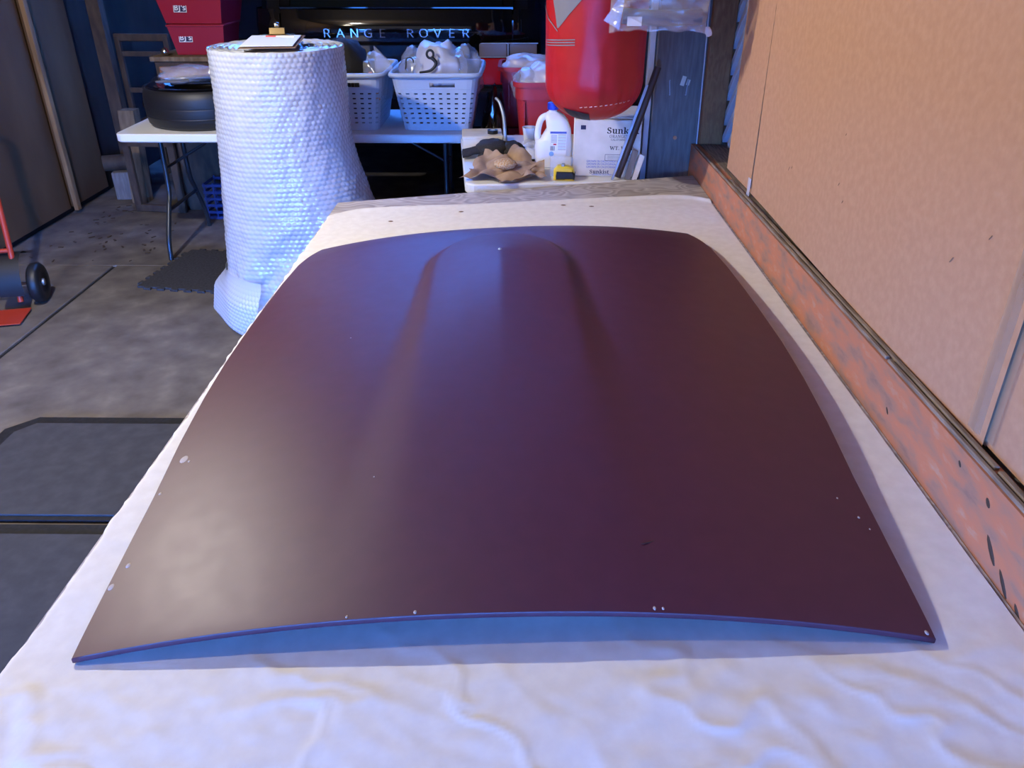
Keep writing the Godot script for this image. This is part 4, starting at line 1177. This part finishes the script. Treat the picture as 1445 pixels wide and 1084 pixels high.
	# leaning bars at the right of the carton
	var lp := obj("leaning_pipe", tube([Vector3(0.425, Y + 0.008, -3.515), Vector3(0.513, 1.02, -3.535), Vector3(0.568, 1.20, -3.545)], 0.015, 10), M.rust_pipe)
	tag(lp, "brown metal pipe leaning in front of the fruit carton", "pipe")
	var ls := obj("leaning_strip", hexa([Vector3(0.394, Y + 0.002, -3.49), Vector3(0.404, Y + 0.002, -3.49), Vector3(0.404, Y + 0.002, -3.495), Vector3(0.394, Y + 0.002, -3.495), Vector3(0.522, 1.13, -3.535), Vector3(0.534, 1.13, -3.535), Vector3(0.534, 1.13, -3.54), Vector3(0.522, 1.13, -3.54)]), M.steel)
	tag(ls, "thin steel strip leaning beside the brown pipe", "metal strip")
	var sc := [[0.455, 0.478, "blue-grey wood offcut leaning at the foot of the steel angle", M.grey_wood], [0.487, 0.508, "pale wood offcut leaning at the foot of the steel angle", M.white_carton]]
	for k in 2:
		var q = sc[k]
		tag(obj("wood_offcut", hexa([Vector3(q[0], Y + 0.001, -3.500), Vector3(q[1], Y + 0.001, -3.500), Vector3(q[1], Y + 0.001, -3.512), Vector3(q[0], Y + 0.001, -3.512), Vector3(q[0] + 0.03, 0.87 - k * 0.02, -3.512), Vector3(q[1] + 0.03, 0.86 - k * 0.02, -3.512), Vector3(q[1] + 0.03, 0.86 - k * 0.02, -3.524), Vector3(q[0] + 0.03, 0.87 - k * 0.02, -3.524)]), q[3]), q[2], "wood")
	# red totes in two stacks on the floor behind, full of bagged parts
	tote("red storage tote topmost of the stack behind the detergent jug", Vector3(0.17, 0.655, -4.70), 0.03, 0.42, 0.42, 0.345)
	tote("red storage tote in the middle of the stack behind the detergent jug", Vector3(0.17, 0.33, -4.70), 0.0, 0.42, 0.42, 0.32)
	tote("red storage tote at the bottom of the stack behind the detergent jug", Vector3(0.17, 0.001, -4.70), 0.0, 0.42, 0.42, 0.32)
	tote("red storage tote topmost of the stack by the car bumper", Vector3(0.10, 0.665, -5.20), 0.0, 0.46, 0.40, 0.345)
	tote("red storage tote at the bottom of the stack by the car bumper", Vector3(0.10, 0.001, -5.20), 0.0, 0.46, 0.40, 0.66)
	var bags := [[0.15, 0.86, -4.68, 0.19, 0.24, 0.18, 111, "white plastic bag bulging from the tote behind the jug", "milky_plastic"], [0.03, 0.90, -4.62, 0.10, 0.16, 0.10, 112, "small clear bag of bolts at the tote corner", "clear_plastic"], [0.04, 0.92, -5.18, 0.18, 0.15, 0.15, 113, "pale blue plastic bag lying in the tote by the car", "milky_plastic"]]
	for q in bags:
		tag(obj("plastic_bag", lump(q[3], q[4], q[5], q[6], 0.22, 1.2), M[q[8]], null, T(Vector3(q[0], q[1], q[2]))), q[7], "plastic bag")
	tag(obj("black_trash_bag", lump(0.10, 0.95, 0.16, 114, 0.2, 1.6, 48), M.gloss_black, null, T(Vector3(-0.16, 0.0, -4.78))), "tall black plastic sack standing between the basket and the red totes", "sack")

func left_side() -> void:
	# red bins stacked on a cabinet
	var cb := thing("wooden_cabinet", "brown wooden cabinet holding up the red bins", "cabinet", Vector3(-2.12, 0, -5.75))
	obj("body", box(Vector3(0.52, 0.98, 0.5), 0.006), M.dark_wood, cb, T(Vector3(0, 0.49, 0)))
	obj("door", box(Vector3(0.46, 0.30, 0.02), 0.004), M.brown_stud, cb, T(Vector3(0, 0.80, 0.26)))
	obj("top", box(Vector3(0.56, 0.03, 0.54), 0.004), M.old_wood, cb, T(Vector3(0, 0.995, 0)))
	obj("knob", lathe([Vector2(0, 0.02), Vector2(0.012, 0.018), Vector2(0.014, 0.01), Vector2(0.006, 0.0)], 14), M.chrome, cb, T(Vector3(-0.1, 0.80, 0.27), Vector3(90, 0, 0)))
	tag(obj("chrome_ball", lathe([Vector2(0, 0.0), Vector2(0.014, 0.003), Vector2(0.024, 0.014), Vector2(0.026, 0.026), Vector2(0.018, 0.044), Vector2(0.008, 0.05), Vector2(0, 0.051)], 20), M.chrome, null, T(Vector3(-2.31, 1.012, -5.53))), "shiny chrome ball standing by the lower red bin", "ball")
	for k in 2:
		var bn := thing("red_bin", ["red bin with a small framed logo, lower of its stack", "red bin with a small framed logo, upper of its stack"][k], "bin", Vector3(-2.10 - 0.005 * k, 1.012 + 0.185 * k, -5.74 - 0.02 * k), deg_to_rad(-4 if k else 2), "red bins on the wooden cabinet")
		var g := 1.0 + 0.22 * k
		var fw := 0.36 * g
		var pts := []
		for q in [[0.0, 0.84], [0.178, 1.0]]:
			var hw: float = fw / 2 * q[1]
			var hd: float = 0.19 * q[1]
			pts.append_array([Vector3(-hw, q[0], -hd), Vector3(hw, q[0], -hd), Vector3(hw, q[0], hd), Vector3(-hw, q[0], hd)])
		obj("body", hexa(pts), M.dark_red_plastic, bn)
		obj("rim", box(Vector3(fw * 1.03, 0.012, 0.395), 0.004), M.dark_red_plastic, bn, T(Vector3(0, 0.176, 0)))
		var lg := obj("logo", box(Vector3(0.086, 0.054, 0.002), 0.0005), M.ink_navy, bn, T(Vector3(-0.075 + 0.01 * k, 0.105 - 0.012 * k, 0.178), Vector3(-9, 0, 0)))
		for q in [[0, 0.025, 0.086, 0.004], [0, -0.025, 0.086, 0.004], [-0.041, 0, 0.004, 0.05], [0.041, 0, 0.004, 0.05]]:
			obj("frame_line", box(Vector3(q[2], q[3], 0.002), 0.0003), M.white_plastic, lg, T(Vector3(q[0], q[1], 0.001)))
		obj("lettering", text("BJ's", 0.032, 0.001, false, true), M.white_plastic, lg, T(Vector3(0, 0, 0.0015)))
	# wooden chair, its back to the tables
	var ch := thing("wooden_chair", "dark wooden chair with a slatted back beside the brown panel wall", "chair", Vector3(-2.72, 0, -6.32), deg_to_rad(-3))
	for x in [-0.18, 0.18]:
		obj("leg", box(Vector3(0.04, 1.07, 0.035), 0.004), M.dark_wood, ch, T(Vector3(x, 0.535, 0.15)))
		obj("leg", box(Vector3(0.04, 0.44, 0.035), 0.004), M.dark_wood, ch, T(Vector3(x, 0.22, -0.2)))
	obj("top_rail", box(Vector3(0.40, 0.05, 0.03), 0.005), M.dark_wood, ch, T(Vector3(0, 1.06, 0.15)))
	obj("rail", box(Vector3(0.34, 0.035, 0.022), 0.004), M.dark_wood, ch, T(Vector3(0, 0.95, 0.15)))
	obj("rail", box(Vector3(0.34, 0.035, 0.022), 0.004), M.dark_wood, ch, T(Vector3(0, 0.7, 0.15)))
	obj("seat", box(Vector3(0.42, 0.03, 0.42), 0.006), M.dark_wood, ch, T(Vector3(0, 0.455, -0.03)))
	tag(obj("dark_bundle", lump(0.2, 0.32, 0.16, 121, 0.2, 1.6), M.black_cloth, null, T(Vector3(-2.70, 0.472, -6.34))), "dark cloth bundle lying on the wooden chair", "cloth bundle")
	# timber under the long table
	var lw := obj("leaning_post", hexa([Vector3(-2.815, 0.002, -5.66), Vector3(-2.705, 0.002, -5.66), Vector3(-2.705, 0.002, -5.76), Vector3(-2.815, 0.002, -5.76), Vector3(-2.84, 0.62, -5.80), Vector3(-2.73, 0.62, -5.80), Vector3(-2.73, 0.62, -5.90), Vector3(-2.84, 0.62, -5.90)]), M.old_wood)
	tag(lw, "thick rough wood post leaning behind the long table", "post")
	tag(obj("wood_block", box(Vector3(0.14, 0.2, 0.12), 0.006), M.grey_wood, null, T(Vector3(-2.90, 0.101, -5.80), Vector3(0, 12, 0))), "short grey wood block beside the leaning post", "block")
	var lg2 := obj("log_piece", tube([Vector3(-3.02, 0.0, 0.0), Vector3(-2.86, 0.0, -0.06)], 0.055, 14), M.dark_wood, null, T(Vector3(0.0, 0.257, -5.78)))
	tag(lg2, "short dark log lying on the grey wood block", "log")
	var fr := thing("picture_frame", "old wooden frame leaning among the timber under the long table", "frame", Vector3(-2.52, 0.0, -5.40), deg_to_rad(-6))
	for q in [[-0.16, 0.25, 0.05, 0.5], [0.16, 0.25, 0.05, 0.5], [0, 0.475, 0.37, 0.05], [0, 0.027, 0.37, 0.05]]:
		obj("bar", box(Vector3(q[2], q[3], 0.03), 0.004), M.dark_wood, fr, T(Vector3(q[0], q[1], -0.05 + 0.0), Vector3(0, 0, 0)))
	var cr := thing("blue_crate", "small blue grid crate on the floor under the long table", "crate", Vector3(-2.0, 0.0, -5.38))
	obj("base", box(Vector3(0.26, 0.02, 0.2), 0.003), M.bin_crate, cr, T(Vector3(0, 0.011, 0)))
	for k in 5:
		for s in [-1.0, 1.0]:
			obj("bar", box(Vector3(0.26, 0.02, 0.006), 0.002), M.bin_crate, cr, T(Vector3(0, 0.05 + k * 0.045, s * 0.1)))
			obj("bar", box(Vector3(0.012, 0.24, 0.007), 0.002), M.bin_crate, cr, T(Vector3(-0.12 + k * 0.06, 0.13, s * 0.1)))
			if k < 5:
				obj("bar", box(Vector3(0.006, 0.02, 0.2), 0.002), M.bin_crate, cr, T(Vector3(s * 0.13, 0.05 + k * 0.045, 0)))
	# hand truck by the left wall
	var ht := thing("hand_truck", "orange hand truck with black wheels parked at the brown panel wall", "hand truck", Vector3(-2.55, 0, -3.83), deg_to_rad(14))
	for x in [-0.30, -0.02]:
		obj("frame_tube", tube(curve([Vector3(x, 0.05, 0.10), Vector3(x, 0.3, 0.03), Vector3(x - 0.02, 0.75, -0.10), Vector3(x - 0.04, 1.2, -0.23)]), 0.014, 10), M.orange_paint, ht)
	for y in [0.3, 0.75, 1.2]:
		obj("cross_bar", tube([Vector3(-0.30 - y * 0.03, y, 0.03 - (y - 0.3) * 0.29), Vector3(-0.02 - y * 0.03, y, 0.03 - (y - 0.3) * 0.29)], 0.012, 8), M.orange_paint, ht)
	obj("toe_plate", box(Vector3(0.36, 0.006, 0.2), 0.002), M.orange_paint, ht, T(Vector3(-0.16, 0.012, 0.2)))
	obj("axle", tube([Vector3(-0.36, 0.105, -0.02), Vector3(0.05, 0.105, -0.02)], 0.009, 8), M.steel, ht)
	for x in [-0.36, 0.045]:
		var wh := obj("wheel", lathe([Vector2(0.0, -0.02), Vector2(0.05, -0.02), Vector2(0.058, -0.028), Vector2(0.09, -0.028), Vector2(0.104, -0.014), Vector2(0.104, 0.014), Vector2(0.09, 0.028), Vector2(0.058, 0.028), Vector2(0.05, 0.02), Vector2(0, 0.02)], 32), M.tyre_rubber, ht, T(Vector3(x, 0.105, -0.02), Vector3(0, 0, 90)))
		obj("hub", lathe([Vector2(0, -0.03), Vector2(0.018, -0.03), Vector2(0.018, 0.03), Vector2(0, 0.03)], 16), M.steel, wh)
	obj("fender", grid(10, 14, func(u: float, v: float):
		var a: float = lerpf(-0.3, 2.2, v)
		return Vector3(-0.10 + u * 0.115, 0.13 + sin(a) * 0.15, 0.0 + cos(a) * 0.12)), M.car_trim, ht)

func floor_items() -> void:
	# puzzle-edged foam tile under the table leg
	var L := 0.60
	var p := PackedVector2Array()
	var corners := [Vector2(-L / 2, -L / 2), Vector2(L / 2, -L / 2), Vector2(L / 2, L / 2), Vector2(-L / 2, L / 2)]
	for e in 4:
		var a: Vector2 = corners[e]
		var b: Vector2 = corners[(e + 1) % 4]
		var d := (b - a) / L
		var nrm := Vector2(d.y, -d.x)
		p.append(a)
		for k in 7:
			var s := 0.04 + k * 0.078
			p.append(a + d * (s + 0.008))
			p.append(a + d * s + nrm * 0.022)
			p.append(a + d * (s + 0.044) + nrm * 0.022)
			p.append(a + d * (s + 0.036))
	var ft := obj("foam_tile", extrude(p, 0.012, 0.002), M.foam_mat, null, T(Vector3(-1.755, 0.0065, -4.30), Vector3(90, 0, 0)) * T(Vector3.ZERO, Vector3(0, 0, 8)))
	tag(ft, "dark grey interlocking foam floor tile under the table leg", "floor mat")
	# two dark rubber mats edged in black beside the bench
	var specs := [[-1.985, -0.85, -2.67, -2.03, "dark rubber mat edged in black, farther from the open door"], [-2.35, -0.85, -2.01, -0.9, "dark rubber mat edged in black, nearer the open door"]]
	for s in specs:
		var cx: float = (s[0] + s[1]) / 2
		var cz: float = (s[2] + s[3]) / 2
		var w: float = s[1] - s[0]
		var d: float = s[3] - s[2]
		var m := thing("rubber_mat", s[4], "floor mat", Vector3(cx, 0, cz))
		var cut := 0.09
		var outer := PackedVector2Array([Vector2(-w / 2 + cut, -d / 2), Vector2(w / 2, -d / 2), Vector2(w / 2, d / 2), Vector2(-w / 2, d / 2), Vector2(-w / 2, -d / 2 + cut)])
		obj("backing", extrude(outer, 0.012, 0.002), M.black_rubber, m, T(Vector3(0, 0.0065, 0), Vector3(90, 0, 0)))
		var bw := 0.055
		var inner := PackedVector2Array([Vector2(-w / 2 + cut + 0.02, -d / 2 + bw), Vector2(w / 2 - bw, -d / 2 + bw), Vector2(w / 2 - bw, d / 2 - 0.02), Vector2(-w / 2 + bw, d / 2 - 0.02), Vector2(-w / 2 + bw, -d / 2 + cut + 0.03)])
		obj("slab", extrude(inner, 0.008, 0.002), M.slate, m, T(Vector3(0, 0.0155, 0), Vector3(90, 0, 0)))
	# scattered leaf and wood scraps along the left wall
	var rng := RandomNumberGenerator.new()
	rng.seed = 77
	var st := SurfaceTool.new()
	st.begin(Mesh.PRIMITIVE_TRIANGLES)
	var bit := box(Vector3(0.035, 0.004, 0.012), 0.001)
	for k in 60:
		var q := Vector3(rng.randf_range(-2.95, -2.25), 0.003, rng.randf_range(-5.6, -4.4))
		st.append_from(bit, 0, T(q, Vector3(rng.randf_range(-4, 4), rng.randf_range(0, 180), 0), Vector3.ONE * rng.randf_range(0.35, 1.1)))
	var sc := obj("floor_litter", st.commit(), M.dark_wood)
	tag(sc, "scattered dark leaf and wood scraps on the concrete by the panel wall", "litter")
	sc.set_meta("kind", "stuff")
